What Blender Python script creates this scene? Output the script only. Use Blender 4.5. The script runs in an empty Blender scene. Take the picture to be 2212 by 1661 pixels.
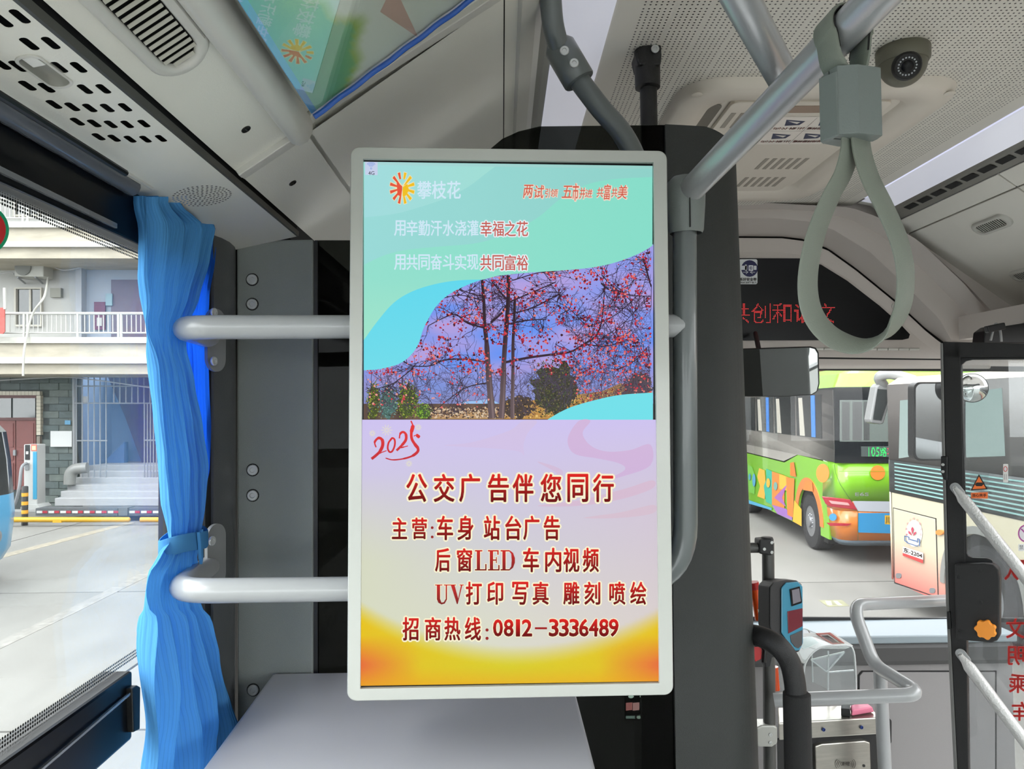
import bpy, bmesh, math, random
from mathutils import Vector, Matrix
from mathutils.geometry import tessellate_polygon
random.seed(7)
C = bpy.context.scene.collection
sc = bpy.context.scene
# ---------------------------------------------------------------- camera
F, CX, CY = 1640.0, 1106.0, 830.5            # photo treated as 2212 x 1661
_vy = Vector(((1085-CX)/F, -(880-CY)/F, -1)).normalized()
_vx = Vector((1, .0105, 0)); _vx = (_vx-_vx.dot(_vy)*_vy).normalized()
_vz = _vx.cross(_vy)
ROT = Matrix((_vx, _vy, _vz))
cam = bpy.data.objects.new('camera', bpy.data.cameras.new('camera')); C.objects.link(cam)
cam.matrix_world = ROT.to_4x4()
cam.data.sensor_width = 36; cam.data.lens = F/2212*36; cam.data.clip_start = .02
sc.camera = cam
# ---------------------------------------------------------------- world, light, exposure
sc.view_settings.view_transform = 'Standard'; sc.view_settings.look = 'None'
sc.view_settings.exposure = .33; sc.view_settings.gamma = 1; sc.view_settings.use_curve_mapping = False
W = bpy.data.worlds.new('overcast'); sc.world = W; W.use_nodes = True
_n = W.node_tree.nodes; _l = W.node_tree.links; _n.clear()
_o = _n.new('ShaderNodeOutputWorld'); _b = _n.new('ShaderNodeBackground'); _b.inputs[0].default_value = (.97, .985, 1.0, 1)
_b.inputs[1].default_value = 5.0; _l.new(_b.outputs[0], _o.inputs[0])
sun = bpy.data.objects.new('sun', bpy.data.lights.new('sun', 'SUN')); C.objects.link(sun)
sun.data.energy = 1.7; sun.data.angle = math.radians(25); sun.data.color = (1, .97, .92)
sun.rotation_euler = (math.radians(48), 0, math.radians(-28))
STRIP_GLOW = 1.3
try: sc.cycles.max_bounces = 10; sc.cycles.transparent_max_bounces = 16; sc.cycles.sample_clamp_indirect = 6; sc.cycles.use_denoising = True
except Exception: pass

# ---------------------------------------------------------------- helpers
def ray(px, py): return ROT @ Vector(((px-CX)/F, -(py-CY)/F, -1))
def PY(px, py, Y): r = ray(px, py); return r*(Y/r.y)
def PX(px, py, X): r = ray(px, py); return r*(X/r.x)
def PZ(px, py, Z): r = ray(px, py); return r*(Z/r.z)
class Plane:
    """a real plane in the bus or outside; pp() gives the point of it that the photo shows at a pixel"""
    def __init__(s, p, n): s.p = Vector(p); s.n = Vector(n).normalized()
    def pp(s, px, py): r = ray(px, py); return r*(s.p.dot(s.n)/r.dot(s.n))
def YP(Y): return Plane((0, Y, 0), (0, -1, 0))
def XP(X): return Plane((X, 0, 0), (-1 if X > 0 else 1, 0, 0))
def ZP(Z): return Plane((0, 0, Z), (0, 0, -1 if Z > 0 else 1))

def lin(c):
    c = [v/255 for v in c[:3]]
    return tuple((v/12.92 if v <= .04045 else ((v+.055)/1.055)**2.4) for v in c)+(1,)
MATS = {}
def mat(name, col, rough=.5, metal=0, spec=.5, noise=0, nscale=8, bump=0, bscale=200, coat=0, emit=0, stretch=None):
    if name in MATS: return MATS[name]
    m = bpy.data.materials.new(name); m.use_nodes = True; MATS[name] = m
    n = m.node_tree.nodes; l = m.node_tree.links; p = n['Principled BSDF']
    c = lin(col); p.inputs['Base Color'].default_value = c
    p.inputs['Roughness'].default_value = rough; p.inputs['Metallic'].default_value = metal
    p.inputs['Specular IOR Level'].default_value = spec; p.inputs['Coat Weight'].default_value = coat
    tc = n.new('ShaderNodeTexCoord'); mp = n.new('ShaderNodeMapping'); l.new(tc.outputs['Object'], mp.inputs[0])
    if stretch: mp.inputs['Scale'].default_value = stretch
    if noise:
        t = n.new('ShaderNodeTexNoise'); t.inputs['Scale'].default_value = nscale; t.inputs['Detail'].default_value = 6; l.new(mp.outputs[0], t.inputs[0])
        r = n.new('ShaderNodeMapRange'); r.inputs[1].default_value = .3; r.inputs[2].default_value = .7
        r.inputs[3].default_value = 1-noise; r.inputs[4].default_value = 1+noise; l.new(t.outputs['Fac'], r.inputs[0])
        h = n.new('ShaderNodeHueSaturation'); h.inputs['Color'].default_value = c; l.new(r.outputs[0], h.inputs['Value']); l.new(h.outputs[0], p.inputs['Base Color'])
    if bump:
        t = n.new('ShaderNodeTexNoise'); t.inputs['Scale'].default_value = bscale; t.inputs['Detail'].default_value = 3; l.new(mp.outputs[0], t.inputs[0])
        b = n.new('ShaderNodeBump'); b.inputs['Strength'].default_value = bump; b.inputs['Distance'].default_value = .002
        l.new(t.outputs['Fac'], b.inputs['Height']); l.new(b.outputs[0], p.inputs['Normal'])
    if emit:
        p.inputs['Emission Color'].default_value = c; p.inputs['Emission Strength'].default_value = emit
    return m
def vmat(name, emit=False, rough=.5, gloss=0, strength=1.0, scale=1.0):
    """colour comes from the printed artwork (colour attribute)"""
    if name in MATS: return MATS[name]
    m = bpy.data.materials.new(name); m.use_nodes = True; MATS[name] = m
    n = m.node_tree.nodes; l = m.node_tree.links; p = n['Principled BSDF']
    a = n.new('ShaderNodeVertexColor'); a.layer_name = 'Col'
    if emit:
        p.inputs['Base Color'].default_value = (.01, .01, .01, 1); l.new(a.outputs[0], p.inputs['Emission Color']); p.inputs['Emission Strength'].default_value = strength
        p.inputs['Specular IOR Level'].default_value = .05
    elif scale != 1:
        h = n.new('ShaderNodeHueSaturation'); h.inputs['Value'].default_value = scale; l.new(a.outputs[0], h.inputs['Color']); l.new(h.outputs[0], p.inputs['Base Color'])
    else: l.new(a.outputs[0], p.inputs['Base Color'])
    p.inputs['Roughness'].default_value = rough; p.inputs['Coat Weight'].default_value = gloss; p.inputs['Coat Roughness'].default_value = .03
    return m
def glass(name, tint=(1, 1, 1), refl=.06, rough=0.0, haze=0):
    if name in MATS: return MATS[name]
    m = bpy.data.materials.new(name); m.use_nodes = True; MATS[name] = m
    n = m.node_tree.nodes; l = m.node_tree.links; n.clear()
    o = n.new('ShaderNodeOutputMaterial'); t = n.new('ShaderNodeBsdfTransparent'); t.inputs[0].default_value = (*tint, 1)
    g = n.new('ShaderNodeBsdfGlossy'); g.inputs['Roughness'].default_value = rough
    fr = n.new('ShaderNodeLayerWeight'); fr.inputs[0].default_value = .5; pw = n.new('ShaderNodeMath'); pw.operation = 'POWER'; pw.inputs[1].default_value = 4; l.new(fr.outputs['Facing'], pw.inputs[0])
    mu = n.new('ShaderNodeMath'); mu.operation = 'MULTIPLY_ADD'; mu.inputs[1].default_value = .45; mu.inputs[2].default_value = refl*.4; l.new(pw.outputs[0], mu.inputs[0])
    mx = n.new('ShaderNodeMixShader'); l.new(mu.outputs[0], mx.inputs[0]); l.new(t.outputs[0], mx.inputs[1]); l.new(g.outputs[0], mx.inputs[2])
    out = mx
    if haze:
        d = n.new('ShaderNodeBsdfDiffuse'); d.inputs[0].default_value = (.8, .82, .85, 1); m2 = n.new('ShaderNodeMixShader'); m2.inputs[0].default_value = haze
        l.new(mx.outputs[0], m2.inputs[1]); l.new(d.outputs[0], m2.inputs[2]); out = m2
    l.new(out.outputs[0], o.inputs[0]); return m

class B:
    """collects geometry, built as ONE mesh object"""
    def __init__(s): s.v = []; s.f = []; s.c = None
    def add(s, vs, fs):
        k = len(s.v); s.v += [Vector(v) for v in vs]; s.f += [tuple(i+k for i in f) for f in fs]; return s
    def hull8(s, a, b):       # a, b: two quads of 4 points
        return s.add(list(a)+list(b), [(3, 2, 1, 0), (4, 5, 6, 7), (0, 1, 5, 4), (1, 2, 6, 5), (2, 3, 7, 6), (3, 0, 4, 7)])
    def box(s, p0, p1):
        x0, x1 = sorted((p0[0], p1[0])); y0, y1 = sorted((p0[1], p1[1])); z0, z1 = sorted((p0[2], p1[2]))
        return s.hull8([(x0, y0, z0), (x1, y0, z0), (x1, y1, z0), (x0, y1, z0)], [(x0, y0, z1), (x1, y0, z1), (x1, y1, z1), (x0, y1, z1)])
    def obox(s, c, ax, hs):   # oriented box: centre, 3 axes, half sizes
        c = Vector(c); a = [Vector(ax[i]).normalized()*hs[i] for i in range(3)]
        q = lambda k: [c+a[0]*i+a[1]*j+a[2]*k for i, j in ((-1, -1), (1, -1), (1, 1), (-1, 1))]
        return s.hull8(q(-1), q(1))
    def bar(s, p0, p1, w, h=None, up=(0, 0, 1)):
        p0, p1 = Vector(p0), Vector(p1); d = (p1-p0); L = d.length/2; d.normalize(); u = Vector(up)
        if abs(u.dot(d)) > .95: u = Vector((0, 1, 0))
        r = d.cross(u).normalized(); u = r.cross(d)
        return s.obox((p0+p1)/2, (r, u, d), (w/2, (h or w)/2, L))
    def prism(s, pts, d):     # polygon extruded by d
        pts = [Vector(p) for p in pts]; d = Vector(d); n = len(pts); k = len(s.v)
        s.v += pts+[p+d for p in pts]
        for t in tessellate_polygon([pts]):
            s.f.append((k+t[0], k+t[1], k+t[2])); s.f.append((k+n+t[2], k+n+t[1], k+n+t[0]))
        for i in range(n): j = (i+1) % n; s.f.append((k+i, k+j, k+n+j, k+n+i))
        return s
    def ring_prism(s, outer, inner, d):
        outer = [Vector(p) for p in outer]; inner = [Vector(p) for p in inner]; d = Vector(d); n = len(outer); k = len(s.v)
        s.v += outer+inner+[p+d for p in outer]+[p+d for p in inner]
        for i in range(n):
            j = (i+1) % n; o, I, O2, I2 = k, k+n, k+2*n, k+3*n
            s.f += [(o+i, o+j, I+j, I+i), (O2+j, O2+i, I2+i, I2+j), (o+j, o+i, O2+i, O2+j), (I+i, I+j, I2+j, I2+i)]
        return s
    def tube(s, path, r, n=16, cap=True, rs=None):
        P = [Vector(p) for p in path]; m = len(P); k = len(s.v); T = []
        for i in range(m): T.append((P[min(i+1, m-1)]-P[max(i-1, 0)]).normalized())
        u = T[0].orthogonal().normalized()
        for i in range(m):
            u = (u-u.dot(T[i])*T[i]).normalized(); w = T[i].cross(u); rr = rs[i] if rs else r
            for j in range(n): a = 2*math.pi*j/n; s.v.append(P[i]+(u*math.cos(a)+w*math.sin(a))*rr)
        for i in range(m-1):
            for j in range(n): j2 = (j+1) % n; s.f.append((k+i*n+j, k+i*n+j2, k+(i+1)*n+j2, k+(i+1)*n+j))
        if cap: s.f.append(tuple(k+j for j in reversed(range(n)))); s.f.append(tuple(k+(m-1)*n+j for j in range(n)))
        return s
    def ribbon(s, path, wdir, w, t):   # flat strap of width w along wdir, thickness t
        P = [Vector(p) for p in path]; m = len(P); k = len(s.v)
        for i in range(m):
            T = (P[min(i+1, m-1)]-P[max(i-1, 0)]).normalized(); wd = Vector(wdir[i] if isinstance(wdir, list) else wdir); wd = (wd-wd.dot(T)*T).normalized(); nn = T.cross(wd)
            e = .35
            for a, b in ((-1, -e), (-1+.12, -1), (1-.12, -1), (1, -e), (1, e), (1-.12, 1), (-1+.12, 1), (-1, e)): s.v.append(P[i]+wd*(a*w/2)+nn*(b*t/2))
        for i in range(m-1):
            for j in range(8): j2 = (j+1) % 8; s.f.append((k+i*8+j, k+i*8+j2, k+(i+1)*8+j2, k+(i+1)*8+j))
        s.f.append(tuple(k+j for j in reversed(range(8)))); s.f.append(tuple(k+(m-1)*8+j for j in range(8))); return s
    def lathe(s, c, axis, prof, n=24, cap=True):   # prof: (radius, height along axis)
        c = Vector(c); ax = Vector(axis).normalized(); u = ax.orthogonal().normalized(); w = ax.cross(u); k = len(s.v); m = len(prof)
        for r, h in prof:
            for j in range(n): a = 2*math.pi*j/n; s.v.append(c+ax*h+(u*math.cos(a)+w*math.sin(a))*max(r, 1e-5))
        for i in range(m-1):
            for j in range(n): j2 = (j+1) % n; s.f.append((k+i*n+j, k+i*n+j2, k+(i+1)*n+j2, k+(i+1)*n+j))
        if cap: s.f.append(tuple(k+j for j in reversed(range(n)))); s.f.append(tuple(k+(m-1)*n+j for j in range(n)))
        return s
    def grid(s, rows):
        k = len(s.v); m = len(rows); n = len(rows[0])
        for r in rows: s.v += [Vector(p) for p in r]
        for i in range(m-1):
            for j in range(n-1): s.f.append((k+i*n+j, k+i*n+j+1, k+(i+1)*n+j+1, k+(i+1)*n+j))
        return s
    def mesh(s, name):
        me = bpy.data.meshes.new(name); me.from_pydata([tuple(v) for v in s.v], [], s.f); me.update(); return me
def obj(name, b, m=None, parent=None, smooth=0, bev=0, recalc=True, seg=2, solid=0):
    me = b.mesh(name) if isinstance(b, B) else b
    if isinstance(b, B):
        bm = bmesh.new(); bm.from_mesh(me)
        if recalc: bmesh.ops.recalc_face_normals(bm, faces=bm.faces)
        if bev:
            es = [e for e in bm.edges if e.is_manifold and e.calc_face_angle(0) > .6]
            bmesh.ops.bevel(bm, geom=es, offset=bev, segments=seg, profile=.5, affect='EDGES', clamp_overlap=True)
        bm.to_mesh(me); bm.free()
    if smooth:
        me.shade_smooth(); me.set_sharp_from_angle(angle=math.radians(smooth))
    if m is not None and not me.materials: me.materials.append(m)
    o = bpy.data.objects.new(name, me); C.objects.link(o)
    if parent: o.parent = parent
    if solid:
        md = o.modifiers.new('s', 'SOLIDIFY'); md.thickness = solid; md.offset = 0
    return o
def tag(o, label=None, cat=None, group=None, kind=None):
    if label: o['label'] = label
    if cat: o['category'] = cat
    if group: o['group'] = group
    if kind: o['kind'] = kind
    return o
def thing(name, label, cat, loc=(0, 0, 0), group=None):
    o = bpy.data.objects.new(name, None); C.objects.link(o); o.empty_display_size = .05
    return tag(o, label, cat, group)
def struct(name):
    o = bpy.data.objects.new(name, None); C.objects.link(o); o.empty_display_size = .05; o['kind'] = 'structure'; return o
def at_base(root, loc):
    """put an Empty at the base of its thing, parts keep their place"""
    root.location = loc
    inv = Matrix.Translation(-Vector(loc))
    for ch in root.children: ch.matrix_parent_inverse = inv
def fillet(pts, r, n=6):
    P = [Vector(p) for p in pts]; out = [P[0]]
    for i in range(1, len(P)-1):
        a, b, c = P[i-1], P[i], P[i+1]; u = (a-b); v = (c-b); lu, lv = u.length, v.length; u.normalize(); v.normalize()
        rr = r[i-1] if isinstance(r, (list, tuple)) else r; d = min(rr, lu*.48, lv*.48)
        s, e = b+u*d, b+v*d
        for k in range(n+1): t = k/n; out.append(s*(1-t)**2+b*2*t*(1-t)+e*t*t)
    out.append(P[-1]); return out
def spline(pts, n=6, closed=False):
    P = [Vector(p) for p in pts]; m = len(P); out = []
    g = (lambda i: P[i % m]) if closed else (lambda i: P[min(max(i, 0), m-1)])
    for i in range(m if closed else m-1):
        a, b, c, d = g(i-1), g(i), g(i+1), g(i+2)
        for k in range(n):
            t = k/n; out.append(.5*((2*b)+(c-a)*t+(2*a-5*b+4*c-d)*t*t+(3*b-a-3*c+d)*t**3))
    if not closed: out.append(P[-1])
    return out
def rrect(x0, y0, x1, y1, r, n=5):   # 2-D rounded rectangle
    o = []
    for cx, cy, a0 in ((x1-r, y1-r, 0), (x0+r, y1-r, 90), (x0+r, y0+r, 180), (x1-r, y0+r, 270)):
        for k in range(n+1): a = math.radians(a0+90*k/n); o.append((cx+r*math.cos(a), cy+r*math.sin(a)))
    return o
def circ(cx, cy, rx, ry=None, n=24, a0=0): ry = ry or rx; return [(cx+rx*math.cos(a0+2*math.pi*k/n), cy+ry*math.sin(a0+2*math.pi*k/n)) for k in range(n)]
def slab(pts, pl, th, b=None):       # photo-traced outline on a real plane, given real thickness behind it
    b = b or B(); return b.prism([pl.pp(*p) for p in pts], -pl.n*th)
def screw(name, c, axis, r, m, parent, mdark=None):
    b = B().lathe(c, axis, [(r, 0), (r, r*.3), (r*.85, r*.42), (r*.5, r*.42), (r*.42, r*.2), (0, r*.2)], 16)
    return obj(name, b, m, parent, smooth=35)
_tc = {}
def text_mesh(s, off=0.0, shear=0):
    k = (s, off, shear)
    if k not in _tc:
        c = bpy.data.curves.new('t', 'FONT'); c.body = s; c.offset = off; c.shear = shear; c.resolution_u = 3
        o = bpy.data.objects.new('t', c); C.objects.link(o); dg = bpy.context.evaluated_depsgraph_get(); dg.update()
        m = bpy.data.meshes.new_from_object(o.evaluated_get(dg))
        _tc[k] = ([tuple(v.co) for v in m.vertices], [tuple(p.vertices) for p in m.polygons])
        bpy.data.objects.remove(o); bpy.data.curves.remove(c); bpy.data.meshes.remove(m)
    return _tc[k]
class Canvas:
    """flat print or a lit screen on a real surface: shapes laid on top of one another by hair-thin steps"""
    def __init__(s, pl, step=4e-5, base=0.0003): s.pl = pl; s.v = []; s.f = []; s.c = []; s.z = base; s.step = step
    def _put(s, pts, faces, col):
        k = len(s.v); n = s.pl.n*s.z; s.z += s.step
        for p in pts: s.v.append(s.pl.pp(*p)+n); s.c.append(lin(col(*p)) if callable(col) else lin(col))
        s.f += [tuple(i+k for i in f) for f in faces]
    def poly(s, pts, col):
        s._put(pts, tessellate_polygon([[Vector((p[0], p[1], 0)) for p in pts]]), col); return s
    def polys(s, lst, col):
        pts = []; fs = []
        for q in lst:
            k = len(pts); pts += q; fs += [tuple(i+k for i in t) for t in tessellate_polygon([[Vector((p[0], p[1], 0)) for p in q]])]
        s._put(pts, fs, col); return s
    def gridc(s, x0, y0, x1, y1, nx, ny, col, warp=None):
        pts = []
        for j in range(ny+1):
            for i in range(nx+1):
                p = (x0+(x1-x0)*i/nx, y0+(y1-y0)*j/ny); pts.append(warp(*p) if warp else p)
        s._put(pts, [(j*(nx+1)+i, j*(nx+1)+i+1, (j+1)*(nx+1)+i+1, (j+1)*(nx+1)+i) for j in range(ny) for i in range(nx)], col); return s
    def strokes(s, lst, col):            # lst of (points, widths)
        pts = []; fs = []
        for P, w in lst:
            k = len(pts); m = len(P)
            for i in range(m):
                dx = P[min(i+1, m-1)][0]-P[max(i-1, 0)][0]; dy = P[min(i+1, m-1)][1]-P[max(i-1, 0)][1]; L = math.hypot(dx, dy) or 1
                ww = (w[i] if isinstance(w, (list, tuple)) else w)/2; nx, ny = -dy/L*ww, dx/L*ww
                pts += [(P[i][0]+nx, P[i][1]+ny), (P[i][0]-nx, P[i][1]-ny)]
            fs += [(k+2*i, k+2*i+1, k+2*i+3, k+2*i+2) for i in range(m-1)]
        s._put(pts, fs, col); return s
    def text(s, body, x0, y0, x1, y1, col, off=0, ref=None, flip=False, warp=None, shear=0):
        """text stretched so that its own ink box fills x0..y1 (pixels of the photo, on this surface); off = extra stroke in ems"""
        v, f = text_mesh(body, 0, shear); r = v
        xs = [p[0] for p in r]; ys = [p[1] for p in r]; a, b, c, d = min(xs), max(xs), min(ys), max(ys)
        def M(p):
            u = (p[0]-a)/(b-a); w = (p[1]-c)/(d-c)
            if flip: u = 1-u
            q = (x0+(x1-x0)*u, y1+(y0-y1)*w); return warp(*q) if warp else q
        P0 = [M(p) for p in v]; e = off*(y1-y0)*1.15; nv = len(P0)
        if abs(off) < 1e-6: sh = [(0, 0)]
        else:
            k = 6 if off < .03 else 10; sh = [(0, 0)]+[(e*math.cos(2*math.pi*i/k), e*math.sin(2*math.pi*i/k)) for i in range(k)]
        s._put([(p[0]+dx, p[1]+dy) for dx, dy in sh for p in P0], [tuple(i+nv*j for i in t) for j in range(len(sh)) for t in f], col); return s
    def build(s, name, m, parent=None):
        me = bpy.data.meshes.new(name); me.from_pydata([tuple(v) for v in s.v], [], s.f); me.update()
        a = me.color_attributes.new('Col', 'FLOAT_COLOR', 'POINT')
        a.data.foreach_set('color', [x for c in s.c for x in c])
        me.materials.append(m); o = bpy.data.objects.new(name, me); C.objects.link(o)
        if parent: o.parent = parent
        return o
def mixc(a, b, t): t = max(0, min(1, t)); return tuple(a[i]+(b[i]-a[i])*t for i in range(3))

# ---------------------------------------------------------------- materials
M_ceil = mat('ceiling_plastic', (224, 221, 213), .42, bump=.15, bscale=500)
M_ceil2 = mat('cove_plastic', (222, 221, 211), .38, bump=.12, bscale=400)
M_edge = mat('moulded_edge', (196, 195, 188), .35)
M_fasc = mat('fascia_plastic', (198, 190, 184), .5)
M_dark = mat('seam_dark', (18, 18, 18), .8)
M_black = mat('black_rubber', (10, 11, 13), .45)
M_blackg = mat('black_gloss', (5, 6, 10), .3, spec=.3)
M_gpanel = mat('grey_coated_steel', (134, 139, 136), .45, bump=.5, bscale=900)
M_gdark = mat('dark_coated_steel', (38, 41, 39), .5, bump=.5, bscale=900)
M_rail = mat('painted_rail', (160, 162, 163), .28, spec=.6, coat=.3)
M_raild = mat('dark_painted_rail', (92, 98, 98), .3, spec=.6, coat=.2)
M_alu = mat('silver_pole', (178, 180, 182), .3, metal=.55, bump=.08, bscale=300)
M_blk = mat('black_powder_coat', (22, 22, 23), .5, bump=.4, bscale=900)
M_foam = mat('black_foam', (26, 26, 26), .85, bump=.6, bscale=700)
M_screw = mat('zinc_screw', (196, 198, 196), .3, metal=.35)
M_white = mat('white_bezel', (182, 184, 178), .3, coat=.15)
M_win = glass('window_glass', (.96, .98, .98), .05, haze=.02)
M_tint = glass('tinted_glass', (.20, .21, .20), .015)
M_clear = glass('clear_acrylic', (.86, .9, .9), .12, haze=.10)
M_print = vmat('printed_artwork', rough=.55)
M_screen = vmat('lit_screen', True, rough=.12, strength=.80)

XL, XR, YD, YF, YB, ZC, ZF, ZG = -.49, 1.85, 1.40, 2.63, -4.0, .70, -1.7, -2.2
# ================================================================ BUS SHELL
fl = struct('floor'); obj('floor_plate', B().box((XL-.1, YB, ZF-.05), (XR+.1, YF+.3, ZF)), mat('grey_floor_vinyl', (196, 198, 196), .5, noise=.1, nscale=40), fl)
M_lin = mat('pale_wall_lining', (212, 213, 210), .5)
obj('wheel_podium', B().box((XL-.05, YB, ZF), (1.0, 1.15, ZF+.55)), M_lin, fl)
# ---- perforated ceiling sheet
m = mat('perforated_ceiling', (214, 210, 200), .4)
n = m.node_tree.nodes; l = m.node_tree.links; p = n['Principled BSDF']
tc = n.new('ShaderNodeTexCoord'); sp = n.new('ShaderNodeSeparateXYZ'); l.new(tc.outputs['Object'], sp.inputs[0])
def mt(op, a, b=None, c=None):
    q = n.new('ShaderNodeMath'); q.operation = op
    for i, v in enumerate((a, b, c)):
        if v is None: continue
        if isinstance(v, (int, float)): q.inputs[i].default_value = v
        else: l.new(v, q.inputs[i])
    return q.outputs[0]
HP = .0098
def axis(o, cnt, gap, off):
    P = cnt*HP+gap; x = mt('FLOORED_MODULO', mt('ADD', o, off), P); inb = mt('LESS_THAN', x, cnt*HP)
    return mt('SUBTRACT', mt('FLOORED_MODULO', x, HP), HP/2), inb
ux, bx_ = axis(sp.outputs[0], 6, .0045, .002); uy, by_ = axis(sp.outputs[1], 8, .0035, 0)
d = mt('ADD', mt('MULTIPLY', ux, ux), mt('MULTIPLY', uy, uy))
hole = mt('MULTIPLY', mt('LESS_THAN', d, .0019**2), mt('MULTIPLY', bx_, by_))
mg = mt('MULTIPLY', mt('GREATER_THAN', sp.outputs[0], .245), mt('LESS_THAN', sp.outputs[0], 1.20))
hole = mt('MULTIPLY', hole, mg)
mx = n.new('ShaderNodeMix'); mx.data_type = 'RGBA'; mx.inputs[6].default_value = lin((214, 210, 200)); mx.inputs[7].default_value = lin((22, 22, 22))
l.new(hole, mx.inputs[0]); l.new(mx.outputs[2], p.inputs['Base Color'])
M_perf = m
ceil = struct('ceiling')
obj('perforated_panel', B().box((.205, YB, ZC), (1.24, YF+.02, ZC+.02)), M_perf, ceil)
# roof skin above everything keeps the daylight out
obj('roof_skin', B().box((XL-.12, YB-.1, ZC+.14), (XR+.12, YF+.5, ZC+.18)).box((XL-.12, YB, .30), (XL-.08, YF+.4, ZC+.15)).box((XR+.10, YB, .40), (XR+.14, YF+.4, ZC+.15)), M_dark, ceil)
# diffuser strips (lit lamps along the ceiling)
ms = mat('lamp_diffuser', (214, 216, 228), .22, coat=.4, emit=.34)
def longp(pts, y0, y1, b=None, th=.012):   # longitudinal sheet following a cross-section
    b = b or B(); rows = []
    for y in (y0, y1): rows.append([(x, y, z) for x, z in pts])
    k = b.grid(rows); b.grid([[(x, y, z+th) for x, z in pts] for y in (y0, y1)]); return b
for nm, pr, y1 in (('light_strip', [(.098, .655), (.12, .668), (.165, .683), (.204, .697)], YF-.02), ('light_strip', [(1.243, .697), (1.29, .688), (1.325, .662)], YF-.05)):
    t = thing(nm, 'long lit diffuser strip along the left edge of the perforated ceiling' if pr[0][0] < 1 else 'long lit diffuser strip between perforated ceiling and right side vent slots', 'lamp', group=None)
    obj('diffuser', longp(pr, YB, y1), mat('lamp_diffuser', (0, 0, 0)), t, smooth=40)
    if pr[0][0] > 1:
        e = [(x, y1, z) for x, z in pr]; obj('end_cap', B().prism(e+[(1.325, y1, .69)], (0, .03, 0)), M_edge, t)
# left: from light strip down to the wall
obj('strip_channel', longp([(.072, .640), (.085, .655), (.098, .657)], YB, YF), mat('channel_grey', (120, 120, 112), .45), ceil)
obj('edge_moulding', longp([(.030, .612), (.036, .604), (.060, .622), (.072, .640)], YB, YF), M_edge, ceil)
YS = 1.062                                       # transverse seam
def cs(x, z, y, dn=0):                           # point on cross-section
    return Vector((x, y, z))
A_, B_, C_, D_ = (-.369, .334), (-.287, .389), (-.268, .418), (.030, .612)
def shaved(a, b, s0, s1):                        # sub segment of a cross-section segment
    return [(a[0]+(b[0]-a[0])*s0, a[1]+(b[1]-a[1])*s0), (a[0]+(b[0]-a[0])*s1, a[1]+(b[1]-a[1])*s1)]
# cove behind the ad panel and ahead of the seam
obj('cove_panel', longp(shaved(C_, D_, -.01, 1), YB, YS-.006), M_ceil2, ceil)
cv = longp([(-.268+.022*t, .418-.0+.0143*t) for t in (0,)]+shaved((-.272, .400), (-.03, .57), 0, 1)+[(.008, .594)], YS+.024, YF)
obj('cove_panel', cv, M_ceil2, ceil)
obj('cove_panel', longp([(.010, .5955), (.030, .612)], YS+.024, YF), M_ceil2, ceil)
obj('service_panel', longp([A_, (-.277, .396)], YS+.024, YF), M_ceil2, ceil)
obj('service_panel', longp([A_, B_], YB, YS-.006), M_ceil2, ceil)
# seam filler strips: dark back sheet seen in the joints
obj('joint_backing', longp([(-.40, .325), (-.36, .352), (-.27, .425), (-.02, .592), (.03, .622)], YB, YF, th=.02), M_dark, ceil)
# transverse double moulding
dirv = Vector((D_[0]-A_[0], 0, D_[1]-A_[1])).normalized(); nrm = Vector((dirv.z, 0, -dirv.x))
for y0, y1, pr in ((YS-.008, YS+.005, .009), (YS+.008, YS+.024, .004)):
    pts = [Vector((x, y0, z))+nrm*pr for x, z in (A_, B_, C_, D_)]
    obj('cross_moulding', B().prism([pts[0], pts[1], pts[2], pts[3], pts[3]-nrm*.02, pts[0]-nrm*.02], (0, y1-y0, 0)), M_edge, ceil, bev=.0015)
# rolled edge along the ad panel
rl = B(); pa = [(-.287, .389), (-.293, .380), (-.290, .371), (-.279, .368), (-.268, .374), (-.261, .388), (-.262, .402), (-.266, .412)]
rl.grid([[(x, y, z) for x, z in spline([(p[0], p[1], 0) for p in pa], 3) for x, z in ((x, z),)] if False else [(q.x, y, q.y) for q in spline([(p[0], p[1], 0) for p in pa], 4)] for y in (YB, YS-.02)])
rl.prism([(p[0], YS-.02, p[1]) for p in pa], (0, .012, 0))
obj('rolled_edge', rl, M_edge, ceil, smooth=50)
# groove channel at the foot of the cove
obj('groove_channel', longp([(-.378, .3235), (-.376, .345), (-.362, .350)], YB, YD, th=.004), M_dark, ceil)
obj('groove_lip', longp([(-.3765, .3195), (-.3735, .3205), (-.3725, .327)], YB, YD, th=.002), mat('lip_grey', (70, 70, 66), .4), ceil)
# ---- vent panel over the window (slots and speaker holes are real openings)
V0, V1 = Vector((XL-.005, 0, .295)), Vector((-.3735, 0, .3205))
vd = (V1-V0).normalized(); vn = Vector((vd.z, 0, -vd.x))
VPl = Plane(V0, vn)
vp = B().hull8([V0+Vector((0, YB, 0)), V1+Vector((0, YB, 0)), V1+Vector((0, YD, 0)), V0+Vector((0, YD, 0))], [q-vn*.0004 for q in (V0+Vector((0, YB, 0)), V1+Vector((0, YB, 0)), V1+Vector((0, YD, 0)), V0+Vector((0, YD, 0)))])
cut = B()
slots = [(125, 105), (15, 130), (320, 272), (185, 278), (495, 425), (372, 425), (115, 418), (8, 405), (650, 560), (535, 562), (293, 553), (173, 540), (787, 676), (675, 680), (565, 680), (455, 673), (340, 658), (905, 778), (800, 783), (697, 783), (593, 777), (487, 766), (1012, 871), (915, 876), (818, 876), (718, 870), (620, 861)]
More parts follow.
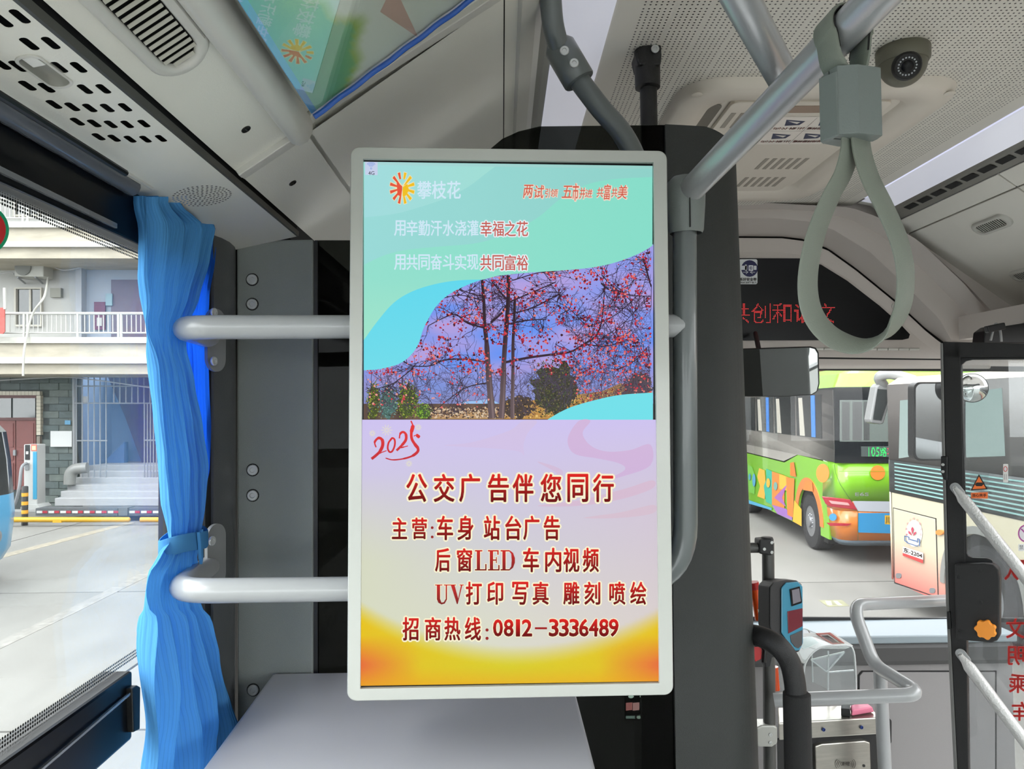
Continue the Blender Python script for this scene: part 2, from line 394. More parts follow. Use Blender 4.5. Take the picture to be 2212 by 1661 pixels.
for x, y in slots:
    c = VPl.pp(x/2.91, y/2.91)
    st = [c+vd*a*.5+Vector((0, 1, 0))*b*.5 for a, b in rrect(-.0052, -.0150, .0052, .0150, .005, 3)]
    st = [c+vd*a+Vector((0, b, 0)) for a, b in rrect(-.0036, -.0112, .0036, .0112, .0034, 3)]
    cut.prism([q+vn*.01 for q in st], -vn*.03)
sc_ = VPl.pp(437, 424)
for r_ in range(8):
    rad = .0058*r_; k = max(1, int(2*math.pi*rad/.0066))
    for j in range(k):
        a = 2*math.pi*j/k; c = sc_+vd*rad*math.cos(a)*.95+Vector((0, rad*math.sin(a)*1.05, 0))
        cut.prism([c+vn*.01+vd*.0019*math.cos(t)+Vector((0, .0022*math.sin(t), 0)) for t in [math.pi/3*i for i in range(6)]], -vn*.03)
lt = VPl.pp(97, 155)
lst = [(a, b) for a, b in rrect(-.0095, -.030, .0095, .030, .0093, 6)]
cut.prism([lt+vd*a+Vector((0, b, 0))+vn*.01 for a, b in lst], -vn*.03)
vo = obj('vent_panel', vp, M_ceil2, ceil); co = obj('cutter', cut)
md = vo.modifiers.new('b', 'BOOLEAN'); md.operation = 'DIFFERENCE'; md.object = co; md.solver = 'EXACT'
dg = bpy.context.evaluated_depsgraph_get(); dg.update(); nm_ = bpy.data.meshes.new_from_object(vo.evaluated_get(dg)); vo.modifiers.clear(); vo.data = nm_
bpy.data.objects.remove(co)
obj('duct_backing', longp([(XL-.01, .33), (-.38, .345)], YB, YD), M_dark, ceil)
# latch dish in the vent panel
lr = B(); o_ = [lt+vd*a*1.22+Vector((0, b*1.10, 0))+vn*.0015 for a, b in lst]; i_ = [lt+vd*a*.97+Vector((0, b*.98, 0))+vn*.0015 for a, b in lst]
lr.ring_prism(o_, i_, -vn*.004)
lo = thing('recessed_latch', 'oval recessed latch dish among the ceiling vent slots above window', 'latch')
obj('latch_ring', lr, M_edge, lo, bev=.0008)
ld = B(); rows = []
for s_, z_ in ((.97, .001), (.9, -.006), (.6, -.0095), (.05, -.010)): rows.append([lt+vd*a*s_+Vector((0, b*s_, 0))+vn*z_ for a, b in lst+lst[:1]])
ld.grid(rows); obj('latch_dish', ld, mat('dish_grey', (150, 150, 142), .4), lo, smooth=60)
obj('latch_tongue', B().obox(lt+Vector((0, -.016, 0))-vn*.003, (vd, Vector((0, 1, 0)), vn), (.006, .009, .0015)), mat('tongue_white', (225, 225, 220), .35), lo, bev=.001)
# screws / plugs on the service panels
SPl = Plane((A_[0], 0, A_[1]), ((B_[1]-A_[1]), 0, -(B_[0]-A_[0])))
for px, py in ((531, 279), (632, 395)):
    c = SPl.pp(px, py)-SPl.n*.0; obj('panel_lock', B().lathe(c, SPl.n, [(.0065, 0), (.0065, .0012), (.0055, .0016), (.005, .0004), (0, .0004)], 18).obox(c+SPl.n*.0012, (Vector((0, 1, 0)), vd, SPl.n), (.0045, .001, .0008)), mat('lock_dark', (50, 50, 48), .3, metal=.5), ceil, smooth=30)
# ---- air outlet with louvres
SN = SPl.n; SD = Vector((B_[0]-A_[0], 0, B_[1]-A_[1])).normalized(); YV = Vector((0, 1, 0))
ac = SPl.pp(340, 60)+SD*.0; ao = thing('air_outlet', 'long oval air outlet with dark louvres on left overhead duct', 'air vent')
ac = ac+YV*(-.03)
ov = [(a, b) for a, b in rrect(-.034, -.125, .034, .105, .0335, 8)]
rows = [[ac+SD*a*s_+YV*b*(1-(1-s_)*.35)+SN*z_ for a, b in ov+ov[:1]] for s_, z_ in ((1, -.002), (.97, .006), (.86, .010), (.62, .008), (.58, .004))]
obj('outlet_frame', B().grid(rows), M_edge, ao, smooth=60)
inn = [ac+SD*a*.6+YV*b*(1-.4*.35)+SN*.0022 for a, b in ov]
obj('outlet_backing', B().prism(inn, -SN*.002), M_dark, ao)
k = 0; yy = -.105
while yy < .088:
    w_ = .0185 if -.09 < yy < .075 else .012
    obj('louvre', B().obox(ac+YV*yy+SN*.0048, (SD, (YV-SN*.8).normalized(), (SN+YV*.8).normalized()), (w_, .0042, .0017)), mat('louvre_grey', (172, 171, 160), .4), ao); yy += .0105
# ---- advertising sheet on the cove (glossy, with blue rubber edge)
ap = thing('overhead_poster_panel', 'glossy framed poster panel with blue edge on sloping ceiling cove', 'poster')
AN = Vector((.60, 0, -.80)).normalized(); AD = Vector((.80, 0, .60))
a0 = Vector((-.240, 0, .3777)); API = Plane(a0, AN)
L_ = .335; YP_E = .962
pan = [a0+YV*(YP_E), a0+YV*-.6, a0+AD*L_+YV*-.6, a0+AD*L_+YV*(YP_E)]
obj('poster_board', B().prism([q for q in pan], -AN*.004), mat('board', (180, 180, 175), .5), ap)
cvA = Canvas(API, base=.0004)
class _Q:                                        # canvas laid out in the sheet's own metres: u across, v along
    n = AN
    @staticmethod
    def pp(u, v): return a0+AD*u+YV*v
cvA.pl = _Q
def gcol(u, v):
    e = .050+.020*math.sin(v*9)+.012*math.sin(v*31)+.006*math.sin(v*83); t = (u-.008)/(e)
    g = mixc((70, 150, 120), (160, 190, 90), t) if t < 1 else mixc((160, 190, 90), (232, 238, 226), (t-1)*4)
    return mixc(g, (110, 190, 170), .35+.3*math.sin(v*14+u*30)) if t < 1 else g
cvA.gridc(.0, -.6, L_, YP_E, 70, 120, gcol)
cvA.polys([[(0, -.6), (.008, -.6), (.008, YP_E), (0, YP_E)]], (60, 140, 200))
cvA.polys([[(.24, .80), (.30, .86), (.25, .93)], [(.13, .86), (.17, .97), (.155, .83)]], (220, 190, 175))
pm = vmat('poster_print', rough=.3); cvA.build('poster_print', pm, ap)
gm = bpy.data.materials.new('poster_glazing'); gm.use_nodes = True; MATS['poster_glazing'] = gm; n = gm.node_tree.nodes; l = gm.node_tree.links; n.clear()
o_ = n.new('ShaderNodeOutputMaterial'); t_ = n.new('ShaderNodeBsdfTransparent'); g_ = n.new('ShaderNodeBsdfGlossy'); g_.inputs[1].default_value = .012; x_ = n.new('ShaderNodeMixShader'); x_.inputs[0].default_value = .34
l.new(t_.outputs[0], x_.inputs[1]); l.new(g_.outputs[0], x_.inputs[2]); l.new(x_.outputs[0], o_.inputs[0])
obj('poster_glazing', B().add([q+AN*.006 for q in pan], [(0, 1, 2, 3)]), gm, ap, recalc=False)
eb = B(); pts = [a0+AD*(L_*t)+YV*(YP_E-.003+.0012*math.sin(t*40))+AN*.007 for t in [i/60 for i in range(61)]]
eb.tube(pts, .0035, 8); obj('edge_seal', eb, mat('blue_seal', (24, 78, 160), .35), ap, smooth=60)
# ---- right cove with slots, side panels, small outlets
obj('slot_rail', longp([(1.325, .664), (1.335, .655), (1.385, .637)], YB, YF), mat('slot_rail_grey', (120, 118, 112), .4), ceil)
y = -1.0; k = 0
sb = B()
while y < YF-.15:
    q0, q1 = Vector((1.342, y, .6515)), Vector((1.362, y, .6445)); dn = Vector((-.33, 0, -.94)).normalized()*.0012
    obj('air_slot', B().prism([q0+dn, q1+dn, q1+dn+YV*.058, q0+dn+YV*.058], -dn*.5), M_dark, ceil); y += .078
R0, R1 = Vector((1.388, 0, .635)), Vector((XR, 0, .305)); RD = (R1-R0).normalized(); RN = Vector((-RD.z, 0, RD.x)); RN = RN if RN.x < 0 else -RN
RPl = Plane(R0, RN); RL = (R1-R0).length
obj('side_backing', B().prism([R0-RN*.008+YV*YB, R1-RN*.008+YV*YB, R1-RN*.03+YV*YB, R0-RN*.03+YV*YB], YV*(YF-YB)), M_dark, ceil)
cuts_y = [YB, -1.5, .25, 1.36, 1.385, 2.08, YF+.16]
for i in range(len(cuts_y)-1):
    y0, y1 = cuts_y[i]+.003, cuts_y[i+1]-.003
    for s0, s1 in ((0, .11), (.118, .93), (.938, 1)):
        if y1-y0 < .03: s0, s1 = 0, 1
        q = [R0+RD*RL*s0+YV*y0, R0+RD*RL*s1+YV*y0, R0+RD*RL*s1+YV*y1, R0+RD*RL*s0+YV*y1]
        obj('side_panel', B().prism(q, -RN*.01), M_ceil, ceil, bev=.0015)
        if y1-y0 < .03: break
for (px, py, w2, h2) in ((2143, 484, .082, .027), (2222, 590, .075, .027)):
    c = RPl.pp(px, py); t = thing('air_outlet', 'small oval air outlet with dark grille on right side panel' if px < 2200 else 'small air outlet cut by the right edge of the photo', 'air vent')
    o = rrect(-h2, -w2, h2, w2, h2*.95, 7)
    obj('outlet_frame', B().grid([[c+RD*a*s_+YV*b*(1-(1-s_)*.5)+RN*z_ for a, b in o+o[:1]] for s_, z_ in ((1, -.001), (.96, .007), (.8, .010), (.62, .009), (.58, .004))]), M_edge, t, smooth=60)
    obj('outlet_backing', B().prism([c+RD*a*.6+YV*b*.8+RN*.0042 for a, b in o], -RN*.001), M_dark, t)
    for k in range(13): obj('louvre', B().obox(c+YV*(-w2*.72+w2*1.44*k/12)+RN*.006, (RD, YV, RN), (h2*.52, .0016, .0007)), M_edge, t)
# ---- left wall: posts, sills, glass
wl = struct('wall_left')
zl = lambda r: XL/r
obj('lower_panel', B().box((XL-.06, YB, ZF), (XL, YD, -.72)), M_lin, wl)
obj('cab_side', B().box((XL-.06, 1.26, ZF), (XL, YF+.3, .34)), M_black, wl)
GX = XL-.03
w1 = struct('window_1')
ZT, ZM0, ZM1 = .228, -.345, -.435
obj('side_glass', B().box((GX-.003, YB+.1, -.72), (GX+.003, 1.285, .30)), M_win, w1)
obj('top_frame', B().box((XL-.04, YB, ZT), (XL-.004, 1.30, .31)), M_blackg, w1, bev=.003)
obj('mullion', B().box((XL-.045, YB, ZM1), (XL-.006, 1.03, ZM0)), M_blackg, w1, bev=.004)
obj('mullion', B().box((XL-.045, 1.19, -.72), (XL-.02, 1.204, ZT)), M_black, w1)
obj('mullion', B().box((XL-.045, 1.283, -.72), (XL-.006, 1.30, ZT)), M_black, w1)
obj('mullion', B().box((XL-.045, YB, -.72), (XL-.006, 1.2, -.70)), M_black, w1)
fr = mat('aluminium_trim', (170, 174, 180), .25, metal=.7)
obj('slide_rail', B().bar(PX(0, 362, XL-.002)+Vector((0, -.3, 0)), PX(250, 488, XL-.002), .004, .006), fr, w1)
obj('slide_rail', B().bar(PX(120, 1661, XL-.002)+Vector((0, -.3, 0)), PX(292, 1488, XL-.002), .003, .003), fr, w1)
obj('stay_bracket', slab([(286, 1487), (297, 1480), (304, 1484), (303, 1575), (289, 1582)], XP(XL+.002), .01), M_black, w1, bev=.0015)
# frit dots along the glass edges
fm = bpy.data.materials.new('frit_dots'); fm.use_nodes = True; n = fm.node_tree.nodes; l = fm.node_tree.links; pb = n['Principled BSDF']; pb.inputs['Base Color'].default_value = (.012, .012, .012, 1)
tc = n.new('ShaderNodeTexCoord'); sp = n.new('ShaderNodeSeparateXYZ'); l.new(tc.outputs['Object'], sp.inputs[0])
q1 = mt('SUBTRACT', mt('FLOORED_MODULO', sp.outputs[1], .0042), .0021); q2 = mt('SUBTRACT', mt('FLOORED_MODULO', sp.outputs[2], .0042), .0021)
dd = mt('ADD', mt('MULTIPLY', q1, q1), mt('MULTIPLY', q2, q2)); l.new(mt('LESS_THAN', dd, .0015**2), pb.inputs['Alpha'])
for z0, z1 in ((ZT-.014, ZT), (ZM0, ZM0+.014)): obj('frit_band', B().add([(GX+.004, -1, z0), (GX+.004, 1.10, z0), (GX+.004, 1.10, z1), (GX+.004, -1, z1)], [(0, 1, 2, 3)]), fm, w1, recalc=False)
# rounded grey trim and white cord along the top
tt = mat('grey_trim_gloss', (96, 100, 108), .2, coat=.4)
obj('trim_roll', B().tube([(XL+.004, YB, .296), (XL+.004, 1.0, .296)], .012, 14), tt, wl, smooth=60)
obj('trim_bead', B().tube([(XL+.021, YB, .3005), (XL+.021, 1.02, .3005)], .0028, 8), mat('bead_white', (200, 200, 195), .4), wl, smooth=60)
# concave corner post between window and cab partition
pp_ = [(XL+.004, 1.285), (XL+.008, 1.31), (XL+.0095, 1.345), (XL+.006, 1.38), (XL+.001, YD), (XL-.04, YD), (XL-.04, 1.285)]
obj('corner_post', B().prism([(x, y, ZF) for x, y in pp_], (0, 0, .305-ZF)), mat('post_grey', (78, 80, 82), .35, bump=.2, bscale=600), wl, smooth=50)
# ---- right wall
wr = struct('wall_right')
obj('lower_panel', B().box((XR, YB, ZF), (XR+.06, .9, -.72)), M_lin, wr)
obj('upper_panel', B().box((XR, YB, .30), (XR+.06, YF+.2, .42)), M_ceil, wr)
for y in (-2.6, -.9, .85): obj('window_post', B().box((XR, y-.04, -.75), (XR+.06, y+.04, .32)), M_black, wr)
obj('side_glass', B().box((XR+.03, YB, -.75), (XR+.034, .9, .32)), M_win, wr)
# ---- rear wall
wb = struct('wall_rear')
obj('rear_panel', B().box((XL-.1, YB-.05, ZF), (XR+.1, YB, -.6)).box((XL-.1, YB-.05, .45), (XR+.1, YB, ZC+.1)), M_lin, wb)
obj('rear_glass', B().box((XL, YB-.03, -.6), (XR, YB-.025, .45)), M_win, wb)
# ---- front wall: stepped fascia, sign bay, header, dash, windshield
wf = struct('wall_front')
def P2(l_, Y): return [PY(x, y, Y) for x, y in l_]
arch_o = [(1560, 452), (1680, 452), (1760, 456), (1840, 475), (1905, 510), (1990, 580), (2070, 660), (2120, 720), (2135, 745)]
arch_m = [(1560, 472), (1670, 471), (1745, 478), (1800, 496), (1880, 545), (1960, 620), (2030, 690), (2055, 735)]
arch_i = [(1560, 510), (1690, 511), (1735, 516), (1790, 537), (1850, 580), (1930, 645), (2000, 710), (2040, 740)]
def resamp(pts, n):
    P = [Vector((a, b, 0)) for a, b in pts]; L = [0]
    for i in range(1, len(P)): L.append(L[-1]+(P[i]-P[i-1]).length)
    out = []
    for k in range(n):
        t = L[-1]*k/(n-1); i = 0
        while i < len(L)-2 and L[i+1] < t: i += 1
        q = P[i].lerp(P[i+1], (t-L[i])/(L[i+1]-L[i])); out.append((q.x, q.y))
    return out
ceil_edge = [(1500, 437), (1640, 437), (1838, 448), (1900, 470), (1985, 520), (2080, 610), (2140, 680), (2180, 745)]
N_ = 40
def band(l1, Y1, l2, Y2, b=None):
    a = resamp(l1, N_); c = resamp(l2, N_); b = b or B(); b.grid([[PY(*q, Y1) for q in a], [PY(*q, Y2) for q in c]]); return b
fb = band(ceil_edge, YF-.03, arch_o, YF+.05); obj('arch_step', fb, M_fasc, wf, smooth=40)
obj('arch_step', band(arch_o, YF+.05, arch_m, YF+.055), M_fasc, wf, smooth=40)
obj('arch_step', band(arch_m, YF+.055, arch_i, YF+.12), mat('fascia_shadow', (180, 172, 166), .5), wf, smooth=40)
obj('arch_gap', band(arch_i, YF+.12, [(x-3, y+4) for x, y in arch_i], YF+.14), M_dark, wf)
ca = [(x-3, y+4) for x, y in arch_i]
obj('sign_door_rim', band(ca, YF+.11, [(x-8 if x > 1700 else x, y+30 if x < 1800 else y+22) for x, y in ca], YF+.115), M_fasc, wf, smooth=40)
# door of the sign bay
bay = [(1500, 513), (1690, 514), (1735, 520), (1790, 541), (1850, 584), (1930, 649), (2000, 714), (2037, 744), (2037, 775), (1500, 768)]
glass_o = [(1500, 557), (1732, 558), (1775, 572), (1830, 606), (1900, 660), (1945, 700), (1966, 722), (1963, 731), (1950, 734), (1500, 736)]
BP = YP(YF+.115)
obj('sign_door', slab(bay, BP, .02), M_fasc, wf, bev=.003)
obj('hinge_gap', slab([(1500, 768), (2037, 774), (2037, 778), (1500, 772)], YP(YF+.118), .004), M_dark, wf)
for x in range(1665, 1985, 23): obj('hinge_knuckle', B().tube([PY(x, 753+ (x-1665)*.004, YF+.10), PY(x+21, 753+(x-1644)*.004, YF+.10)], .005, 8), M_edge, wf, smooth=50)
obj('header_panel', B().hull8(P2([(1480, 757), (2140, 757), (2140, 790), (1480, 790)], YF+.12), P2([(1480, 757), (2140, 757), (2140, 797), (1480, 797)], YF+.24)), M_fasc, wf, bev=.006)
obj('header_panel', B().hull8(P2([(1950, 690), (2300, 690), (2300, 790), (1950, 790)], YF+.2), P2([(1950, 690), (2300, 690), (2300, 790), (1950, 790)], YF+.24)), M_fasc, wf)
for px, py in ((1767, 541), (1934, 661)):
    c = PY(px, py, YF+.112); t = obj('door_lock', B().lathe(c, (0, -1, 0), [(.014, 0), (.014, .003), (.011, .004), (.010, .001), (.005, .001), (.005, .005), (0, .005)], 20), M_edge, wf, smooth=35)
obj('bulkhead', B().add(P2([(760, 395), (2500, 395), (2500, 792), (760, 788)], YF+.15), [(0, 1, 2, 3)]), M_fasc, wf, recalc=False)
obj('bulkhead_cap', B().prism(P2([(1480, 440), (1838, 450), (1905, 475), (1990, 525), (2085, 612), (2150, 680), (2200, 760), (2500, 760), (2500, 330), (1480, 395)], YF+.02), (0, .02, 0)), M_fasc, wf)
w2 = struct('window_2')
YW = YF+.32
obj('windshield_glass', B().add(P2([(780, 795), (2250, 795), (2250, 1345), (780, 1345)], YW), [(0, 1, 2, 3)]), M_win, w2, recalc=False)
obj('top_band', slab([(1380, 786), (2250, 790), (2250, 803), (1380, 798)], YP(YW-.01), .01), M_black, w2)
obj('bottom_band', slab([(1380, 1331), (2250, 1336), (2250, 1345), (1380, 1340)], YP(YW-.01), .01), M_black, w2)
# dashboard
zs = PY(1700, 1340, YW).z
da = struct('trim_1')
obj('dash_top', B().box((.2, 2.74, zs-.03), (1.85, YW+.02, zs)), mat('dash_top_grey', (128, 140, 146), .4), da, bev=.006)
obj('dash_roll', B().box((.2, 2.75, zs-.115), (1.85, 2.80, zs-.028)), mat('dash_roll_grey', (60, 60, 60), .5), da, bev=.02)
fpn = [(1480, 1448), (1730, 1448), (1862, 1446), (2120, 1452)]

obj('dash_panel', B().box((.2, 2.775, ZF), (1.85, 2.83, zs-.105)), mat('dash_panel_grey', (128, 126, 126), .5, bump=.3, bscale=800), da)
obj('access_door', slab([(1857, 1460), (1864, 1452), (2150, 1452), (2150, 1700), (1857, 1700)], YP(2.769), .006), mat('dash_panel_grey', (0, 0, 0)), da, bev=.002)
obj('access_gap', slab([(1854, 1458), (1862, 1449), (2153, 1449), (2153, 1703), (1854, 1703)], YP(2.772), .003), M_dark, da)
obj('access_latch', slab(rrect(1911, 1552, 1926, 1608, 7), YP(2.760), .012), M_black, da, bev=.002)
# ================================================================ DRIVER'S PARTITION
pt = thing('driver_partition', 'grey steel and dark tinted glass partition behind the driver cab', 'partition')
PD = YP(YD)
obj('steel_panel', slab([(511, 519), (676, 517), (676, 1700), (513, 1700)], PD, .02), M_gpanel, pt, bev=.003)
obj('glass_channel', slab([(676, 520), (686, 520), (686, 1700), (676, 1700)], YP(YD+.004), .012), M_black, pt)
tg = [(680, 519), (760, 519), (1000, 365), (1055, 325), (1085, 300), (1120, 284), (1165, 273), (1446, 270), (1480, 2000), (680, 2000)]
obj('tinted_pane', slab(tg, YP(YD+.008), .006), M_tint, pt)
obj('inner_post', slab([(1386, 270), (1450, 270), (1485, 2000), (1386, 2000)], YP(YD+.016), .012), M_black, pt)
for px, py in ((545, 604), (545, 657), (546, 1015), (546, 1070), (547, 1490)):
    screw('panel_screw', PD.pp(px, py), (0, -1, 0), .0098, M_screw, pt)
    obj('screw_recess', B().lathe(PD.pp(px, py)+Vector((0, .0003, 0)), (0, -1, 0), [(.0118, 0), (.0118, .0008), (.009, .0008)], 20), M_dark, pt)
# rounded corner column of the cab
q0 = PD.pp(1447, 900).x; Xc = .472; r_ = .085
col = [(q0, YD-.002)]+[(Xc-r_+r_*math.sin(a), YD-.002+r_-r_*math.cos(a)) for a in [math.pi/2*i/12 for i in range(13)]]+[(Xc, YD+.45), (q0, YD+.45)]
ztp = PD.pp(1447, 269).z
cb = B(); cc = [Vector((x, y, -1.3)) for x, y in col]; k = len(cc)
tops = [Vector((x, y, ztp-.9*max(0, (x-q0-.05))**1.5*1.05)) for x, y in col]
lean = lambda v: Vector((v.x-(.020*(v.z))*max(0, (v.x-q0)/.18) , v.y, v.z))
cb.v = [lean(v) for v in cc]+[lean(v) for v in tops]; cb.f = [tuple(reversed(range(k))), tuple(range(k, 2*k))]+[(i, (i+1) % k, k+(i+1) % k, k+i) for i in range(k)]
obj('corner_column', cb, M_gdark, pt, smooth=40)
# dark cab interior behind the tinted pane: instrument row seen through it
ib = thing('instrument_panel', 'small driver control box with lit buttons behind dark glass', 'control panel')
IP = YP(1.62); obj('panel_box', slab([(1349, 1500), (1434, 1500), (1434, 1556), (1349, 1556)], IP, .05), M_black, ib)
cvi = Canvas(IP)
for x in (1363, 1388, 1411): cvi.poly(circ(x, 1504, 6, 4), (210, 235, 225))
for x0, x1, c in ((1352, 1366, (190, 120, 120)), (1367, 1381, (200, 150, 150)), (1384, 1396, (110, 140, 130)), (1399, 1412, (120, 150, 140)), (1414, 1431, (90, 120, 110))): cvi.poly([(x0, 1518), (x1, 1517), (x1, 1533), (x0, 1535)], c)
cvi.poly([(1352, 1546), (1431, 1546), (1431, 1552), (1352, 1552)], (120, 140, 135)); cvi.poly(circ(1380, 1549, 9, 6), (20, 20, 20)); cvi.poly(circ(1380, 1549, 5, 3.5), (150, 170, 160))
cvi.build('lit_keys', vmat('lit_keys', True, strength=7), ib)
ds = thing('driver_seat', 'black high backed driver seat inside the cab behind tinted glass', 'seat')
obj('seat', B().box((-.35, 1.75, -1.05), (.15, 2.2, -.92)), M_blk, ds, bev=.03)
obj('backrest', B().hull8([(-.33, 1.70, -.98), (.13, 1.70, -.98), (.13, 1.80, -.98), (-.33, 1.80, -.98)], [(-.28, 1.58, -.25), (.08, 1.58, -.25), (.08, 1.66, -.25), (-.28, 1.66, -.25)]), M_blk, ds, bev=.03)
obj('pedestal', B().box((-.2, 1.85, ZF), (0, 2.1, -1.05)), M_blk, ds)
# equipment cabinet in front of the partition
cz = PY(590, 1452, YD).z; CP = ZP(cz)
kb = thing('equipment_cabinet', 'smooth grey metal cabinet top in front of partition below the screen', 'cabinet')
c0, c1, c2, c3 = CP.pp(590, 1452), CP.pp(440, 1655), CP.pp(1292, 1661), CP.pp(1232, 1450)
c0.y = c3.y = YD-.004; fy = c2.y-.10
c1 = c0+(c1-c0)*((fy-c0.y)/(c1.y-c0.y)); c2.y = fy; c2.x = c3.x+.001
m_cab = mat('cabinet_grey', (188, 188, 194), .3, spec=.5, bump=.06, bscale=700, coat=.15)
obj('cabinet_body', B().hull8([c0, c3, c2, c1], [Vector((q.x, q.y, ZF)) for q in (c0, c3, c2, c1)]), m_cab, kb, bev=.006, seg=3)

# ================================================================ ADVERTISING DISPLAY
mc = [Vector(v) for v in ((-.1862, 1.0322, .3377), (.2127, 1.0450, .3345), (.2072, 1.0366, -.3712), (-.1917, 1.0234, -.3680))]
mU = (mc[1]-mc[0]).normalized(); mN = (mc[3]-mc[0]).cross(mc[1]-mc[0]).normalized()
if mN.y > 0: mN = -mN
MP = Plane(mc[0], mN); mV = mN.cross(mU); mV = mV if mV.z > 0 else -mV
ad = thing('advertising_display', 'white framed upright screen showing red flower tree and bus advertising text', 'screen')
mo = MP.pp(1100, 910)
def ml(px, py): d = MP.pp(px, py)-mo; return d.dot(mU), d.dot(mV)
def mw(a, b, h=0): return mo+mU*a+mV*b+mN*h
x0, y1 = ml(756, 330); x1, _ = ml(1445, 330); _, y0 = ml(756, 1505); _, y1 = ml(800, 320); _, y0 = ml(800, 1511)
x0 = (ml(757, 900)[0]+ml(752, 900)[0])/2; x1 = ml(1446, 900)[0]
outer = rrect(x0, y0, x1, y1, .012, 8)
sx0, sy1 = ml(785, 346); sx1, sy0 = ml(1422, 1474); sx0 = ml(783, 900)[0]; sx1 = ml(1415.5, 900)[0]; sy1 = ml(1100, 350)[1]; sy0 = ml(1100, 1478)[1]
ncorn = len(outer)
inner = []
for a, b in outer:                                   # square inner opening sampled like the outer loop
    inner.append((min(max(a*1.0, sx0), sx1), min(max(b, sy0), sy1)))
fb = B(); rows = []
for (sc2, h) in ((1, -.004), (1, .003), (.9965, .0058), (.992, .0068)):
    rows.append([mw(a*sc2 if True else a, b*(1-(1-sc2)*.55), h) for a, b in outer+outer[:1]])
mid = [mw(a, b, .0068) for a, b in inner+inner[:1]]; low = [mw(a, b, -.0015) for a, b in inner+inner[:1]]
rows += [mid, low]; fb.grid(rows); obj('bezel', fb, M_white, ad, smooth=35)
obj('housing', B().prism([mw(a*.985, b*.99, -.003) for a, b in outer], -mN*.030), mat('housing_grey', (130, 132, 130), .4), ad, bev=.003)
obj('mount_arm', B().obox(mw(0, 0, -.055), (mU, mV, mN), (.12, .12, .024)), M_blk, ad)
ko = [mw(a, b, .0002) for a, b in ((sx0, sy0), (sx1, sy0), (sx1, sy1), (sx0, sy1))]; obj('black_border', B().prism(ko, -mN*.001), M_blackg, ad)
# ---- what the screen shows (photo-pixel layout on the screen's own plane)
cv = Canvas(MP, step=1.2e-5, base=.0004)
def L4(x, y): # screen-edge clamp: returns left / right edges at row y
    t = (y-348)/(1480-348); return 787-6*t, 1408+12*t
def G(x, y):     # upper picture background
    t = (x-786)/622; s_ = (y-350)/250
    return mixc(mixc((150, 214, 214), (140, 216, 196), t), (132, 218, 200), s_)
X0, X1 = 787, 1409
# photo area
def sky(x, y):
    w = math.sin(x*.021+y*.035)+math.sin(x*.05-y*.06+2)*.5+math.sin(y*.11+x*.013)*.6
    c = mixc((104, 146, 240), (176, 158, 222), .5+.35*w)
    if y < 660: c = mixc(c, (178, 160, 224), .5)
    if y > 780: c = mixc(c, (128, 138, 196), min(1, (y-780)/90))
    return c
cv.gridc(786, 528, 1411, 906, 60, 40, sky)
rd = random.Random(3)
def blobs(n, xr, yr, rr, cols, k=6, f=None):
    by = {}
    for _ in range(n):
        x, y = rd.uniform(*xr), rd.uniform(*yr)
        if f and not f(x, y): continue
        r = rd.uniform(*rr); a = rd.uniform(0, 6); q = [(x+r*rd.uniform(.5, 1.2)*math.cos(a+2*math.pi*i/k), y+r*rd.uniform(.5, 1.2)*math.sin(a+2*math.pi*i/k)) for i in range(k)]
        by.setdefault(rd.choice(cols), []).append(q)
    for c, q in by.items(): cv.polys(q, c)
inb = lambda x, y: 790 < x < 1405 and 535 < y < 903
cv.poly([(960, 905), (1000, 868), (1060, 862), (1095, 880), (1110, 905)], (150, 190, 235))
cv.gridc(786, 872, 1411, 906, 40, 4, lambda x, y: mixc((110, 84, 66), (70, 52, 44), .5+.5*math.sin(x*.3)))
cv.poly([(1070, 905), (1110, 868), (1180, 862), (1230, 855), (1300, 845), (1340, 828), (1375, 830), (1408, 850), (1408, 905)], (186, 138, 66))
cv.poly([(930, 905), (945, 893), (1010, 892), (1060, 885), (1090, 905)], (178, 140, 92))
blobs(900, (1110, 1408), (835, 903), (1, 3.5), [(214, 168, 84), (150, 104, 52), (110, 72, 40), (228, 190, 110)], 5, lambda x, y: y > 872-(x-1110)*.12)
blobs(700, (930, 1120), (880, 904), (1, 3), [(190, 150, 110), (90, 66, 56), (60, 44, 40), (214, 190, 160)], 5, inb)
# bushes
def bush(cx, cy, rx, ry, n, cols, dark):
    cv.poly([(cx+rx*math.cos(a)*rd.uniform(.62, 1.08), cy+ry*math.sin(a)*rd.uniform(.62, 1.08)) for a in [i*.157 for i in range(40)]], dark)
    f = lambda x, y: ((x-cx)/rx)**2+((y-cy)/ry)**2 < 1.0+rd.uniform(-.25, .45) and y < 903
    blobs(n, (cx-rx*1.2, cx+rx*1.2), (cy-ry*1.2, cy+ry*1.1), (.8, 2.2), cols, 5, f)
bush(808, 868, 15, 42, 420, [(120, 140, 20), (84, 104, 10), (40, 50, 16), (150, 160, 50)], (60, 70, 20))
bush(838, 870, 20, 40, 420, [(84, 130, 130), (60, 100, 96), (120, 160, 150), (40, 70, 60)], (70, 104, 96))
bush(880, 866, 24, 42, 700, [(124, 150, 24), (84, 110, 12), (44, 54, 14), (160, 176, 50)], (62, 76, 18))
bush(915, 890, 16, 18, 240, [(110, 160, 20), (150, 190, 60), (60, 90, 20)], (60, 90, 24))
bush(1200, 838, 54, 62, 1500, [(70, 74, 30), (104, 106, 40), (40, 38, 26), (30, 24, 22), (120, 104, 70), (60, 84, 50)], (52, 50, 34))
bush(1376, 842, 34, 44, 500, [(60, 44, 44), (90, 70, 60), (40, 30, 34), (120, 96, 90)], (84, 70, 72))
bush(1120, 880, 40, 26, 420, [(40, 30, 30), (70, 54, 46), (200, 156, 80), (30, 24, 26)], (70, 54, 44))
